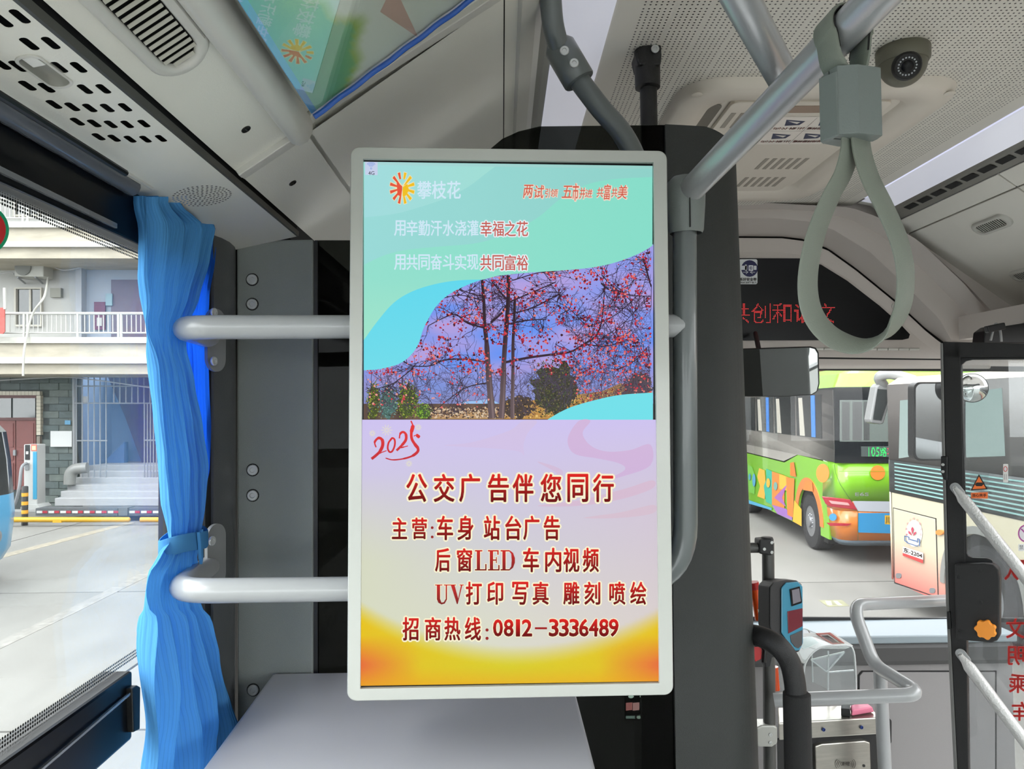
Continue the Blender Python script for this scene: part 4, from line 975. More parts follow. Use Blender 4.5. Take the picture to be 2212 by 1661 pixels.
for i in range(2):
    for j in range(2):
        x0_, y0_ = .006+i*.083, .008+j*.092
        cvh.poly([(x0_+.010, y0_+.01), (x0_+.06, y0_+.02), (x0_+.055, y0_+.045), (x0_+.02, y0_+.05)], (50, 56, 84)); cvh.poly([(x0_+.018, y0_+.02), (x0_+.05, y0_+.026), (x0_+.046, y0_+.038)], (220, 214, 206))
        cvh.text('旋转塑料防护' if i else '向外推出', x0_, y0_+.075, x0_+.075, y0_+.060, (186, 70, 60), off=.02)
cvh.strokes([([(.085, .004), (.085, .186)], .001), ([(.004, .093), (.166, .093)], .001)], (120, 110, 105))
cvh.build('warning_sheet', M_print, rh)
for x, y in ((hx0+.035, hy0+.035), (hx1-.04, hy0+.035)): obj('cap', B().lathe((x, y, ZC-.024), (0, 0, -1), [(.012, 0), (.012, .001), (.010, .002), (0, .002)], 16), M_h, rh, smooth=30)

# ================================================================ CURTAIN
cu = thing('window_curtain', 'bright blue curtain gathered by a tie beside left window', 'curtain')
XC = XL+.013
Lp = [(423, 300), (520, 300), (600, 296), (680, 305), (800, 321), (900, 328), (1000, 338), (1080, 347), (1130, 357), (1165, 362), (1200, 336), (1240, 310), (1300, 303), (1450, 305), (1700, 300)]
Rp = [(440, 400), (487, 466), (560, 452), (640, 425), (700, 408), (760, 395), (830, 412), (920, 432), (1010, 446), (1060, 441), (1130, 436), (1165, 434), (1200, 428), (1240, 436), (1300, 438), (1360, 452), (1420, 470), (1520, 500), (1570, 513), (1700, 512)]
Rb = [(440, 400), (487, 470), (560, 464), (640, 450), (760, 447), (830, 449), (920, 453), (1010, 450), (1060, 441), (1130, 434), (1700, 434)]
def itp(T, y):
    if y <= T[0][0]: return T[0][1]
    for i in range(len(T)-1):
        if y <= T[i+1][0]:
            t = (y-T[i][0])/(T[i+1][0]-T[i][0]); t2 = t*t*(3-2*t)*.5+t*.5; return T[i][1]+(T[i+1][1]-T[i][1])*t2
    return T[-1][1]
def cloth(name, dif, tra, fac, bump):
    cm = bpy.data.materials.new(name); cm.use_nodes = True; n = cm.node_tree.nodes; l = cm.node_tree.links; n.clear()
    o_ = n.new('ShaderNodeOutputMaterial'); d_ = n.new('ShaderNodeBsdfDiffuse'); t_ = n.new('ShaderNodeBsdfTranslucent'); x_ = n.new('ShaderNodeMixShader')
    uvn = n.new('ShaderNodeUVMap'); uvn.uv_map = 'UVMap'; wv_ = n.new('ShaderNodeTexWave'); wv_.bands_direction = 'X'; wv_.inputs['Scale'].default_value = 7; wv_.inputs['Distortion'].default_value = 4; wv_.inputs['Detail'].default_value = 3; wv_.inputs['Detail Scale'].default_value = .5
    l.new(uvn.outputs[0], wv_.inputs[0]); bp_ = n.new('ShaderNodeBump'); bp_.inputs['Strength'].default_value = bump; bp_.inputs['Distance'].default_value = .003; l.new(wv_.outputs['Fac'], bp_.inputs['Height']); l.new(bp_.outputs[0], d_.inputs['Normal'])
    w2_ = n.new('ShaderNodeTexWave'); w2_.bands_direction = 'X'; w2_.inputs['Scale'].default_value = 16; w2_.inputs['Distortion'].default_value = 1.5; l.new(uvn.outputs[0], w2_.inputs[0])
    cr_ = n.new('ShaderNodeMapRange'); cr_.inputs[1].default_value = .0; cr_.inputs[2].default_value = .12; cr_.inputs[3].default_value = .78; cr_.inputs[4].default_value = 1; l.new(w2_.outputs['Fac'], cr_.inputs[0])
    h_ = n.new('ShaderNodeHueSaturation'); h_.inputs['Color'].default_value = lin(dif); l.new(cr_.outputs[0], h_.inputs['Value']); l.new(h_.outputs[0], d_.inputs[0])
    t_.inputs[0].default_value = lin(tra); x_.inputs[0].default_value = fac; l.new(d_.outputs[0], x_.inputs[1]); l.new(t_.outputs[0], x_.inputs[2]); l.new(x_.outputs[0], o_.inputs[0]); return cm
cm = cloth('curtain_cloth', (84, 150, 206), (60, 140, 235), .14, .35); cmb = cloth('curtain_cloth_backlit', (50, 120, 230), (30, 110, 255), .6, .3)  # back drape has its backlit look put into a bluer, more translucent cloth
def sheet(name, LT, RT, y0, y1, X, amp, nf, seed, topslope, nu=150, nv=90):
    r_ = random.Random(seed); ph = [r_.uniform(0, 6) for _ in range(6)]; rows = []
    for j in range(nv+1):
        py = y0+(y1-y0)*j/nv; xl, xr = itp(LT, py), itp(RT, py)
        A = PX(xl, py, X); Bq = PX(xr, py, X); row = []
        tight = math.exp(-((py-1165)/38)**2); a_ = amp*(1-.5*tight)*(1.5 if py > 1320 else 1)*(1-.6*math.exp(-((py-712)/45)**2)-.6*math.exp(-((py-1270)/50)**2))
        for i in range(nu+1):
            u = i/nu; q = A.lerp(Bq, u)
            if topslope:                                    # hang each column from the sloping rail height
                zt = PX(itp(LT, y0), y0, X).z+.004*u; zb = q.z; 
            f = math.sin(2*math.pi*nf*u+ph[0]+.5*math.sin(py*.006+ph[1]))+.45*math.sin(2*math.pi*nf*2.1*u+ph[2]+.004*py)+.3*math.sin(2*math.pi*nf*.5*u+ph[3]+py*.008)
            drape = .25*math.sin(2*math.pi*(u*2.2)+py*.02+ph[4])*(1 if py > 1190 else .3)
            row.append(Vector((X+a_*(abs(math.sin(math.pi*nf*u+ph[0]+.4*math.sin(py*.005)))*1.6-.8+f*.4+drape)*.5, q.y+.0025*math.cos(2*math.pi*nf*u+ph[0]), q.z)))
        rows.append(row)
    b = B().grid(rows); me = b.mesh(name); uv = me.uv_layers.new(name='UVMap')
    for lp_ in me.loops:
        k = lp_.vertex_index; uv.data[lp_.index].uv = ((k % (nu+1))/nu*2, (k//(nu+1))/nv*2)
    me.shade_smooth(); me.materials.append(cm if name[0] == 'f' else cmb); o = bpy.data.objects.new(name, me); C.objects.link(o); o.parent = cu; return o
# front bundle: sheared so the top follows the rail
def warp_top(o):
    for v in o.data.vertices:
        pass
f1 = sheet('front_drape', Lp, Rp, 424, 1700, XC, .021, 4.6, 4, False)
f2 = sheet('back_drape', [(424, 400), (560, 400), (700, 385), (1130, 390), (1700, 390)], Rb, 480, 1165, XC-.010, .006, 7.0, 9, False)
# tie band and its loose knot
ty = 1168; c_ = PX(398, ty, XC); w_ = (PX(434, ty, XC)-PX(362, ty, XC)).y/2
tie = [c_+Vector((.024*math.cos(a), w_*1.06*math.sin(a)*-1, .004*math.sin(a*2))) for a in [2*math.pi*i/24 for i in range(25)]]
obj('tie_band', B().ribbon(tie, (0, 0, 1), .026, .003), cm, cu, smooth=50)
kx = c_+Vector((.026, -.010, 0))
obj('tie_knot', B().prism([kx+Vector((0, a, b)) for a, b in ((-.010, .016), (-.002, .014), (.004, .018), (.003, .002), (.005, -.022), (.001, -.034), (-.004, -.024), (-.006, -.004))], (.005, 0, 0)), cm, cu, bev=.001)
rb_ = B().tube([(XL+.045, .2, .283), (XL+.045, .90, .283)], .004, 8)
cr = thing('curtain_rail', 'thin dark curtain track along the top of left window', 'rail'); obj('track', rb_, M_black, cr)
# ================================================================ FRONT: sign, mirror, stickers
ls = thing('led_destination_sign', 'black glass sign panel with red dot characters above windshield', 'sign')
obj('sign_glass', slab(glass_o, YP(YF+.110), .004), M_blackg, ls, bev=.001)
def dots(body, x0, y0, x1, y1, nx, ny):
    v, f = text_mesh(body); xs = [p[0] for p in v]; ys = [p[1] for p in v]; a, b, c, d = min(xs), max(xs), min(ys), max(ys); out = []
    T = [[(v[i][0], v[i][1]) for i in t] for t in f]
    def inside(x, y):
        for t in T:
            sgn = []; m_ = len(t)
            for k in range(m_): p, q = t[k], t[(k+1) % m_]; sgn.append((q[0]-p[0])*(y-p[1])-(q[1]-p[1])*(x-p[0]))
            if all(g >= 0 for g in sgn) or all(g <= 0 for g in sgn): return True
        return False
    for j in range(ny):
        for i in range(nx):
            if inside(a+(b-a)*(i+.5)/nx, d-(d-c)*(j+.5)/ny): out.append((x0+(x1-x0)*(i+.5)/nx, y0+(y1-y0)*(j+.5)/ny))
    return out
SG = YP(YF+.1098); cs_ = Canvas(SG); pts = []
for ch, x in zip('共创和谐文', (1578, 1623, 1668, 1715, 1762)): pts += dots(ch, x, 655, x+42, 698, 16, 16)
cs_.polys([circ(x, y, .85, n=6) for x, y in pts], (255, 70, 70)); cs_.build('red_dots', vmat('red_led', True, strength=1.15), ls)
sk = thing('seat_belt_sticker', 'white sticker with dark blue seat belt symbol on black sign glass', 'sticker')
ck = Canvas(SG, base=.0006); ck.poly(rrect(1596, 560, 1636, 614, 4), (222, 226, 228)); ck.poly(circ(1619, 580, 18), (34, 36, 84))
ck.polys([rrect(1600, 574, 1614, 583, 1), rrect(1609, 571.5, 1613, 585, 1), rrect(1617, 573, 1627, 585, 1), rrect(1628, 574, 1634, 583, 1)], (222, 226, 232)); ck.polys([rrect(1619.5, 576, 1624.5, 582, .5)], (34, 36, 84)); ck.polys([rrect(1621, 577.5, 1623.5, 580.5, .5)], (222, 226, 232))
ck.strokes([([(1605, 588), (1615, 588)], 1), ([(1611, 584.5), (1616, 588), (1611, 591.5)], 1), ([(1621, 588), (1631, 588)], 1), ([(1626, 584.5), (1620, 588), (1626, 591.5)], 1)], (222, 226, 232))
ck.text('系好安全带', 1598, 600, 1634, 607, (20, 20, 24), off=.03); ck.text('WEAR SAFETY BELTS', 1598, 608.5, 1634, 612.5, (20, 20, 24), off=.03)
ck.build('sticker_print', M_print, sk); obj('sticker_film', slab(rrect(1596, 560, 1636, 614, 4), SG, .0008), M_white, sk)
im = thing('interior_mirror', 'rounded rectangular rear view mirror hanging above windshield', 'mirror')
mp0 = PY(1685, 803, 2.42)
mn_ = ((Vector((0, 0, 0))-mp0).normalized()+(Vector((.12, 1.1, -.30))-mp0).normalized()).normalized()
MI = Plane(mp0, mn_); mo_ = [(1560, 760), (1590, 754), (1750, 749), (1762, 752), (1768, 762), (1770, 830), (1766, 846), (1755, 853), (1700, 857), (1600, 857), (1560, 855)]
obj('mirror_body', slab(mo_, MI, .02), M_blk, im, bev=.003)
mm = mat('mirror_silver', (235, 238, 238), .015, metal=1); inn_ = [(x+(1665-x)*.022, y+(803-y)*.035) for x, y in mo_]
obj('mirror_face', B().prism([MI.pp(*p)+mn_*.0012 for p in inn_], -mn_*.001), mm, im)
obj('mirror_arm', B().tube([PY(1640, 760, 2.44), PY(1635, 735, 2.55), PY(1632, 720, 2.7)], .008, 10), M_blk, im, smooth=50)

# ================================================================ LOWER RIGHT: cab entrance fittings
M_raild2 = mat('dark_post', (74, 74, 72), .4, bump=.2, bscale=600)
ps = thing('reader_post', 'dark upright post with clamps carrying the blue card reader', 'post')
Yp = 1.98
obj('post_tube', B().tube([PY(1659, 1172, Yp), PY(1661, 1400, Yp), PY(1664, 2000, Yp)], .0155, 18), M_raild2, ps, smooth=60)
obj('cap', B().lathe(PY(1657, 1175, Yp), (0, 0, 1), [(.016, 0), (.0165, .012), (.014, .018), (0, .019)], 18), M_blk, ps, smooth=50)
obj('clamp', slab([(1640, 1166), (1668, 1164), (1672, 1170), (1672, 1196), (1666, 1201), (1640, 1196)], YP(Yp-.018), .04), M_blk, ps, bev=.004)
obj('side_arm', B().tube([PY(1600, 1183, Yp), PY(1646, 1183, Yp)], .0135, 16), M_raild2, ps, smooth=60)
for px, py in ((1667, 1172), (1651, 1186), (1667, 1193)): screw('clamp_screw', PY(px, py, Yp-.0182), (0, -1, 0), .0042, M_screw, ps)
obj('lower_clamp', slab([(1634, 1573), (1645, 1567), (1672, 1567), (1680, 1572), (1680, 1606), (1668, 1614), (1640, 1614), (1634, 1608)], YP(Yp-.02), .045), mat('cast_alloy', (176, 176, 170), .35, metal=.4), ps, bev=.004)
obj('lower_arm', B().tube([PY(1600, 1592, Yp), PY(1637, 1590, Yp)], .016, 16), M_blk, ps, smooth=60)
for py in (1587, 1604): screw('clamp_screw', PY(1664, py, Yp-.0205), (0, -1, 0), .0045, M_screw, ps)
obj('reader_bracket', slab([(1636, 1400), (1668, 1395), (1690, 1400), (1690, 1418), (1668, 1420), (1664, 1440), (1654, 1442), (1648, 1415)], YP(Yp-.017), .03), M_black, ps, bev=.002)
rd_ = thing('card_reader', 'blue and black bus card reader with small screen mounted on dark post', 'card reader')
RP = Plane(PY(1700, 1330, 1.90), (.30, -1, .12))
body = [(1663, 1268), (1672, 1258), (1700, 1253), (1722, 1254), (1733, 1262), (1734, 1390), (1727, 1408), (1712, 1412), (1690, 1392), (1668, 1372), (1663, 1352)]
obj('reader_body', slab(body, RP, .05), M_blk, rd_, bev=.006)
bl = mat('reader_blue', (52, 130, 158), .3, coat=.4)
front = [(1686, 1270), (1696, 1258), (1722, 1256), (1732, 1266), (1733, 1388), (1726, 1404), (1713, 1406), (1702, 1390), (1686, 1366)]
obj('blue_front', B().prism([RP.pp(*p)+RP.n*.004 for p in front], -RP.n*.004), bl, rd_, bev=.002)
def rlayer(name, pts, m, z0, th): return obj(name, B().prism([RP.pp(*p)+RP.n*(z0+th) for p in pts], -RP.n*th), m, rd_, bev=.0006)
rlayer('screen_frame', [(1703, 1272), (1724, 1266), (1729, 1298), (1728, 1302), (1707, 1309)], M_blackg, .004, .003)
rlayer('reader_display', [(1706, 1274), (1722, 1270), (1726, 1298), (1709, 1304)], mat('display_grey', (120, 116, 124), .1, coat=1), .007, .001)
rlayer('red_window', [(1698, 1320), (1731, 1313), (1731, 1352), (1700, 1368)], mat('dark_red_lens', (110, 40, 50), .15, coat=1), .004, .0015)
rlayer('tap_pad', [(1704, 1372), (1731, 1360), (1730, 1392), (1722, 1400), (1714, 1396), (1706, 1386)], mat('tap_grey', (70, 68, 70), .4), .004, .0015)
# orange glow tube and red lock behind the post
et = thing('orange_baton', 'translucent orange red baton leaning behind the dark post', 'baton')
am = mat('orange_acrylic', (214, 78, 26), .15, coat=.6)
obj('baton_body', B().tube([PY(1641, 1338, 2.1), PY(1631, 1275, 2.1), PY(1627, 1262, 2.1)], .013, 14), am, et, smooth=60)
obj('baton_cap', B().tube([PY(1630, 1272, 2.1), PY(1627, 1257, 2.1)], .0145, 14), mat('baton_red', (170, 30, 30), .3), et, smooth=60)
obj('baton_body', B().tube([PY(1676, 1490, 2.1), PY(1672, 1440, 2.1)], .011, 14), am, et, smooth=60)
rl_ = thing('red_lock', 'small red plastic lock clipped to dark post below the rail', 'lock')
obj('lock_body', slab([(1628, 1398), (1636, 1394), (1646, 1402), (1645, 1424), (1632, 1430), (1627, 1420)], YP(1.9), .02), mat('lock_red', (176, 36, 40), .35), rl_, bev=.002)
obj('lock_strap', B().tube([PY(1630, 1392, 1.9), PY(1645, 1392, 1.9), PY(1652, 1404, 1.9), PY(1650, 1430, 1.9)], .006, 8), M_black, rl_, smooth=50)
tg_ = thing('cable_tag', 'small pale label wrapped on cable at dark post', 'tag'); obj('tag_label', slab([(1638, 1317), (1655, 1320), (1659, 1330), (1640, 1332)], YP(1.93), .006), mat('tag_cream', (206, 198, 166), .5), tg_, bev=.001)
cb2 = thing('looped_cable', 'thin black cable looped around the dark post above the rail', 'cable'); obj('cable', B().tube(spline([PY(1646, 1296, 1.945), PY(1654, 1312, 1.93), PY(1648, 1334, 1.92), PY(1662, 1342, 1.93), PY(1650, 1360, 1.945), PY(1644, 1345, 1.95)], 6), .003, 6), M_black, cb2, smooth=50)
# foam covered curved rail
fr_ = thing('foam_grab_rail', 'black curved grab rail with foam sleeve beside the cab column', 'handrail')
Yf = 1.42
obj('rail_tube', B().tube(spline([PY(1588, 1368, 1.52), PY(1640, 1374, 1.45), PY(1680, 1395, Yf), PY(1706, 1430, Yf), PY(1717, 1475, Yf), PY(1719, 1510, Yf)], 8), .0195, 20), M_blk, fr_, smooth=60)
obj('foam_sleeve', B().lathe(PY(1721, 1498, Yf), (0, 0, -1), [(.019, -.004), (.0245, 0), (.0248, .01), (.0248, .5), (.02, .502)], 22), M_foam, fr_, smooth=40)
# silver barrier rail
br = thing('barrier_rail', 'silver painted bent barrier rail around the fare box', 'handrail')
Yb = 1.95
pth = [PY(2060, 1296, 2.25), PY(1840, 1306, 2.0), PY(1888, 1436, 1.95), PY(1992, 1500, 1.80), PY(1672, 1512, 1.90)]
obj('rail_loop', B().tube(fillet(pth, [.05, .03, .04], 8), .0165, 20), M_rail, br, smooth=60)
for px, yy in ((1906, 1.96),): obj('upright', B().tube([PY(1901, 1446, 1.96), PY(1920, 1850, 1.96)], .0165, 18), M_rail, br, smooth=60)
# fare box
fb_ = thing('fare_box', 'stainless fare box with clear domed coin hopper', 'fare box')
M_ss = mat('stainless', (180, 176, 168), .3, metal=.85, noise=.08, nscale=20, stretch=(1, 1, 8))
zt = PY(1760, 1530, 2.12).z; FX0, FX1 = PY(1690, 1530, 2.12).x, PY(1896, 1530, 2.12).x
fy0 = 2.0; b = B()
FT = ZP(zt)
t0, t1, t2, t3 = FT.pp(1680, 1528), FT.pp(1870, 1522), FT.pp(1906, 1549), FT.pp(1682, 1562)
dn = lambda q, d: q-Vector((0, 0, d))
obj('steel_top', B().hull8([t3, t2, t1, t0], [dn(q, .045) for q in (t3, t2, t1, t0)]), M_ss, fb_, bev=.003)
ins = lambda q: q+Vector((0, .012, 0))
obj('body', B().hull8([dn(ins(q), .044) for q in (t3, t2, t1, t0)], [Vector((q.x, q.y+.012, ZF)) for q in (t3, t2, t1, t0)]), M_blk, fb_)
fpl = Plane((t3+t2)/2+Vector((0, .010, 0)), (t2-t3).cross(Vector((0, 0, 1))))
if fpl.n.y > 0: fpl.n = -fpl.n
obj('reader_plate', slab([(1761, 1612), (1775, 1607), (1868, 1600), (1880, 1604), (1886, 1800), (1766, 1800)], Plane(fpl.p-Vector((0, .012, 0)), fpl.n), .02), M_ss, fb_, bev=.003)
cq = Canvas(Plane(fpl.p-Vector((0, .0125, 0)), fpl.n))
for sgn in (-1, 1):
    for r_ in (10, 14, 18, 22): cq.strokes([([(1826+sgn*r_*math.cos(a), 1650+r_*.75*math.sin(a)) for a in [math.radians(t) for t in range(-38, 39, 12)]], 1.3)], (90, 86, 80))
cq.text('刷卡区', 1819, 1645, 1835, 1654, (90, 86, 80), off=.02); cq.poly(circ(1866, 1654, 3), (30, 30, 30)); cq.build('wave_marks', M_print, fb_)
for px in (1779, 1861): screw('blue_bolt', Plane(fpl.p-Vector((0, .0125, 0)), fpl.n).pp(px, 1576 if px < 1800 else 1571), fpl.n, .0048, mat('bolt_blue', (40, 60, 120), .3, metal=.5), fb_)
# clear domed hopper: rounded front profile extruded in x
hx0_, hx1_ = PY(1690, 1450, 2.16).x, PY(1846, 1450, 2.16).x
def hp(px, py, X): return PY(px, py, 2.2)
prof2 = [(1738, 1518), (1736, 1460), (1740, 1432), (1755, 1410), (1775, 1398), (1800, 1394), (1832, 1394), (1842, 1402), (1847, 1430), (1850, 1518)]
pf = [PY(x, y, 2.10) for x, y in prof2]; off_ = Vector((-.055, .16, 0))
fr2 = spline(pf, 3)
obj('hopper_shell', B().grid([[p for p in fr2], [p+off_ for p in fr2]]).add(fr2+[], [tuple(range(len(fr2)))]), M_clear, fb_, smooth=40)
obj('hopper_edge', B().tube(fr2, .0028, 8), mat('acrylic_edge', (216, 222, 222), .15, coat=1), fb_, smooth=60)
obj('hopper_edge', B().tube([p+off_ for p in fr2], .0022, 8), mat('acrylic_edge', (0, 0, 0)), fb_, smooth=60)
LDP = Plane(PY(1770, 1385, 2.17), (0, -.5, .87))
obj('slot_lid', slab([(1690, 1374), (1738, 1367), (1798, 1366), (1843, 1394), (1826, 1400), (1768, 1399), (1736, 1432), (1722, 1424)], LDP, .004), mat('lid_white', (232, 234, 232), .35), fb_, bev=.001)
LDQ = Plane(LDP.p+LDP.n*.0012, LDP.n); LDR = Plane(LDP.p+LDP.n*.002, LDP.n)
obj('slot_rim', B().ring_prism([LDQ.pp(*p) for p in ((1762, 1369), (1793, 1367), (1824, 1390), (1797, 1393))], [LDQ.pp(*p) for p in ((1768, 1371), (1790, 1370), (1816, 1388), (1799, 1390))], LDP.n*.002), mat('rim_red', (190, 120, 112), .4), fb_)
obj('slot_opening', slab([(1775, 1373), (1788, 1372), (1810, 1387), (1801, 1388)], LDR, .002), mat('slot_grey', (70, 66, 66), .4), fb_)
obj('slot_opening', slab([(1712, 1384), (1752, 1374), (1768, 1388), (1736, 1402)], LDQ, .002), mat('lid_mint', (190, 214, 210), .3), fb_)
for a, b_ in (((1752, 1425), (1786, 1451)), ((1786, 1451), (1824, 1408)), ((1752, 1425), (1824, 1408)), ((1789, 1406), (1789, 1518)), ((1790, 1452), (1844, 1448)), ((1796, 1498), (1815, 1518))):
    obj('hopper_rib', B().bar(PY(*a, 2.16), PY(*b_, 2.16), .0035), mat('acrylic_edge', (0, 0, 0)), fb_)
obj('hopper_chute', B().prism([PY(*p, 2.165) for p in ((1752, 1425), (1786, 1451), (1824, 1408))], (0, .004, 0)), glass('chute_clear', (.93, .93, .93), .1, haze=.35), fb_)
pk_ = thing('pink_pouch', 'small pink card pouch lying on the fare box top', 'pouch')
obj('pouch_cover', B().hull8([FT.pp(*p)+Vector((0, 0, .003)) for p in ((1839, 1550), (1890, 1541), (1872, 1528), (1836, 1535))], [FT.pp(*p)+Vector((0, 0, .022)) for p in ((1841, 1552), (1886, 1545), (1868, 1531), (1838, 1540))]), mat('pouch_pink', (236, 130, 160), .45), pk_, bev=.005, seg=3)
bx3 = thing('black_clip_case', 'small black clip case beside the pink pouch on fare box', 'case')
obj('case_body', B().hull8([FT.pp(*p)+Vector((0, 0, .001)) for p in ((1817, 1548), (1837, 1550), (1837, 1538), (1818, 1534))], [FT.pp(*p)+Vector((0, 0, .022)) for p in ((1817, 1548), (1837, 1550), (1837, 1538), (1818, 1534))]), M_black, bx3, bev=.002)

# ================================================================ FOLDING DOOR
do = struct('door_1')
DR = Plane(PY(2045, 900, 2.12), (-.66, -.75, 0))
def dl(name, pts, m, th=.03, z=0, par=None, bev=.002):
    return obj(name, B().prism([DR.pp(*p)+DR.n*z for p in pts], -DR.n*th), m, par or do, bev=bev)
dl('leaf_stile', [(2037, 741), (2074, 741), (2078, 900), (2085, 1200), (2092, 1661), (2096, 1800), (2072, 1800), (2068, 1661), (2050, 1300), (2041, 950)], M_blk)
dl('edge_strip', [(2031, 741), (2037, 741), (2041, 950), (2050, 1300), (2068, 1661), (2072, 1800), (2064, 1800), (2060, 1661), (2043, 1300), (2034, 950)], mat('edge_grey', (110, 110, 108), .4), th=.02, z=.001)
dl('leaf_top_rail', [(2037, 738), (2330, 745), (2330, 772), (2037, 772)], M_blk)
dl('leaf_glass', [(2070, 770), (2330, 770), (2330, 1800), (2090, 1800)], glass('door_glass', (.88, .9, .9), .10, haze=.04), th=.004, z=-.012, bev=0)
# inner rounded gasket of the upper light
go = [(2074, 772), (2240, 772), (2240, 776), (2100, 777), (2086, 780), (2077, 788), (2076, 800), (2088, 1195), (2092, 1202), (2100, 1205), (2130, 1206), (2142, 1210), (2150, 1222), (2150, 1226), (2080, 1222)]
dl('window_gasket', go, M_black, th=.01, z=-.002)
ob = [(2067, 1215), (2130, 1213), (2150, 1216), (2160, 1226), (2163, 1245), (2163, 1368), (2158, 1378), (2146, 1383), (2070, 1376)]
lk = thing('door_emergency_box', 'black door control box with orange star knob on folding door', 'control box')
dl('box_body', ob, M_blk, th=.035, z=.03, par=lk, bev=.004)
for px, py in ((2120, 1228), (2075, 1243), (2122, 1296), (2078, 1357)): screw('box_screw', DR.pp(px, py)+DR.n*.031, DR.n, .0052, M_black, lk)
kc = DR.pp(2135, 1352)+DR.n*.032; ku = Vector((0, 0, 1)); kv = DR.n.cross(ku).normalized()
kp = []
for i in range(48):
    a = 2*math.pi*i/48; r_ = .0235+.0022*math.tanh(2*math.cos(7*a)); kp.append(kc+kv*r_*math.cos(a)+ku*r_*math.sin(a))
obj('star_knob', B().prism(kp, DR.n*.018), mat('knob_orange', (240, 150, 50), .4), lk, bev=.003)
obj('knob_stem', B().lathe(kc-DR.n*.004, DR.n, [(.012, 0), (.012, .006)], 16), M_blk, lk, smooth=40)
dl('hinge_block', [(2034, 985), (2049, 985), (2049, 1038), (2040, 1035), (2034, 1020)], M_black, th=.02, z=.012)
for py in (1003, 1018): screw('hinge_screw', DR.pp(2039, py)+DR.n*.0125, DR.n, .004, M_screw, do)
dl('catch_plate', [(2046, 1320), (2054, 1320), (2056, 1358), (2048, 1358)], M_black, th=.01, z=.008)
for i, (a, b_, wd) in enumerate((((2068, 1052), (2260, 1290), .0155), ((2080, 1408), (2280, 1670), .0155))):
    g = thing('door_grab_bar', ('upper' if i == 0 else 'lower')+' silver patterned grab bar slanting across the folding door glass', 'grab bar')
    p0, p1 = DR.pp(*a)+DR.n*.035, DR.pp(*b_)+DR.n*.045
    t0_ = p0.lerp(p1, .10)
    obj('bar_tube', B().tube([p0, p0.lerp(p1, .06), t0_, p1], 0, 18, rs=[.006, .011, wd, wd]), mat('stippled_steel', (196, 196, 194), .35, metal=.3, bump=.7, bscale=260), g, smooth=60)
    dpt = (p1-p0).normalized(); o = [p0+dpt*x+dpt.cross(DR.n)*y for x, y in rrect(-.014, -.013, .030, .013, .0125, 6)]
    obj('bar_foot', B().prism([q-DR.n*.008 for q in o], -DR.n*.004), M_rail, g, bev=.001); screw('foot_screw', p0-DR.n*.007, DR.n, .006, M_screw, g)
dcv = Canvas(DR, base=.002)
st = thing('pinch_warning_sticker', 'orange triangle warning sticker with caption strip on door glass', 'sticker')
dcv.poly([(2097, 1059), (2134, 1057), (2115, 1024)], (24, 20, 18)); dcv.poly([(2101, 1056.5), (2130, 1055), (2115, 1029)], (240, 120, 50)); dcv.poly([(2106, 1046), (2110, 1042), (2122, 1042), (2125, 1046), (2121, 1050), (2109, 1050)], (30, 20, 16))
dcv.poly([(2098, 1064), (2134, 1063), (2134, 1077), (2098, 1076)], (236, 116, 56)); dcv.text('当心夹手', 2101, 1066, 2131, 1073, (60, 20, 14), off=.03)
dcv.build('sticker_print', M_print, st); dl('sticker_film', [(2096, 1022), (2136, 1022), (2136, 1078), (2096, 1078)], M_clear, th=.0008, z=.0012, par=st, bev=0)
slg = thing('door_lettering', 'red mirrored characters in a column on folding door glass', 'lettering')
for ch, x0_, y0_, x1_, y1_ in (('队', 2170, 1208, 2212, 1252), ('文', 2174, 1336, 2212, 1378), ('明', 2178, 1396, 2212, 1436), ('乘', 2180, 1456, 2218, 1496), ('车', 2186, 1516, 2222, 1556)):
    dc2 = Canvas(DR, base=.001); dc2.text(ch, x0_, y0_, x1_, y1_, (214, 60, 56), off=.02, flip=True); dc2.build('letter', M_print, slg)
ns = thing('no_entry_sticker', 'round purple prohibition sticker at right edge of door glass', 'sticker')
dc3 = Canvas(DR, base=.0015); dc3.poly(circ(2216, 1152, 17, 19), (170, 70, 150)); dc3.poly(circ(2216, 1152, 14, 16), (226, 220, 226)); dc3.strokes([([(2206, 1142), (2226, 1163)], 3)], (170, 70, 150)); dc3.poly(rrect(2200, 1175, 2230, 1190, 2), (228, 230, 230)); dc3.text('禁止', 2202, 1177, 2220, 1187, (60, 60, 60)); dc3.build('sticker_print', M_print, ns)
ns = thing('no_leaning_sticker', 'small white sticker with red circle high on door glass', 'sticker')
dc3 = Canvas(DR, base=.0015); dc3.poly(rrect(2167, 1002, 2178, 1042, 2), (224, 222, 218)); dc3.poly(circ(2172, 1013, 4.5, 6), (200, 70, 70)); dc3.poly(circ(2172, 1013, 3, 4.5), (226, 222, 220)); dc3.strokes([([(2170, 1024), (2170, 1036)], 1), ([(2174, 1024), (2174, 1036)], 1)], (120, 120, 120)); dc3.build('sticker_print', M_print, ns)
mc_ = thing('door_mechanism', 'black door opening mechanism with wires above folding door', 'mechanism')
obj('mechanism_body', slab([(2128, 715), (2145, 703), (2165, 705), (2230, 695), (2330, 695), (2330, 742), (2125, 742)], YP(2.25), .06), M_black, mc_, bev=.004)
obj('mechanism_wire', B().tube(spline([PY(2140, 735, 2.2), PY(2150, 700, 2.2), PY(2160, 712, 2.2), PY(2163, 738, 2.2)], 6), .0035, 8), mat('wire_grey', (150, 150, 150), .4), mc_, smooth=50)
obj('mechanism_arm', B().bar(PY(2130, 712, 2.2), PY(2168, 704, 2.2), .02, .02), M_black, mc_, bev=.003)
# frame that carries the door, and side jamb
obj('header_beam', B().box((1.60, 1.7, .22), (XR+.05, YF, .30)), M_fasc, wr)
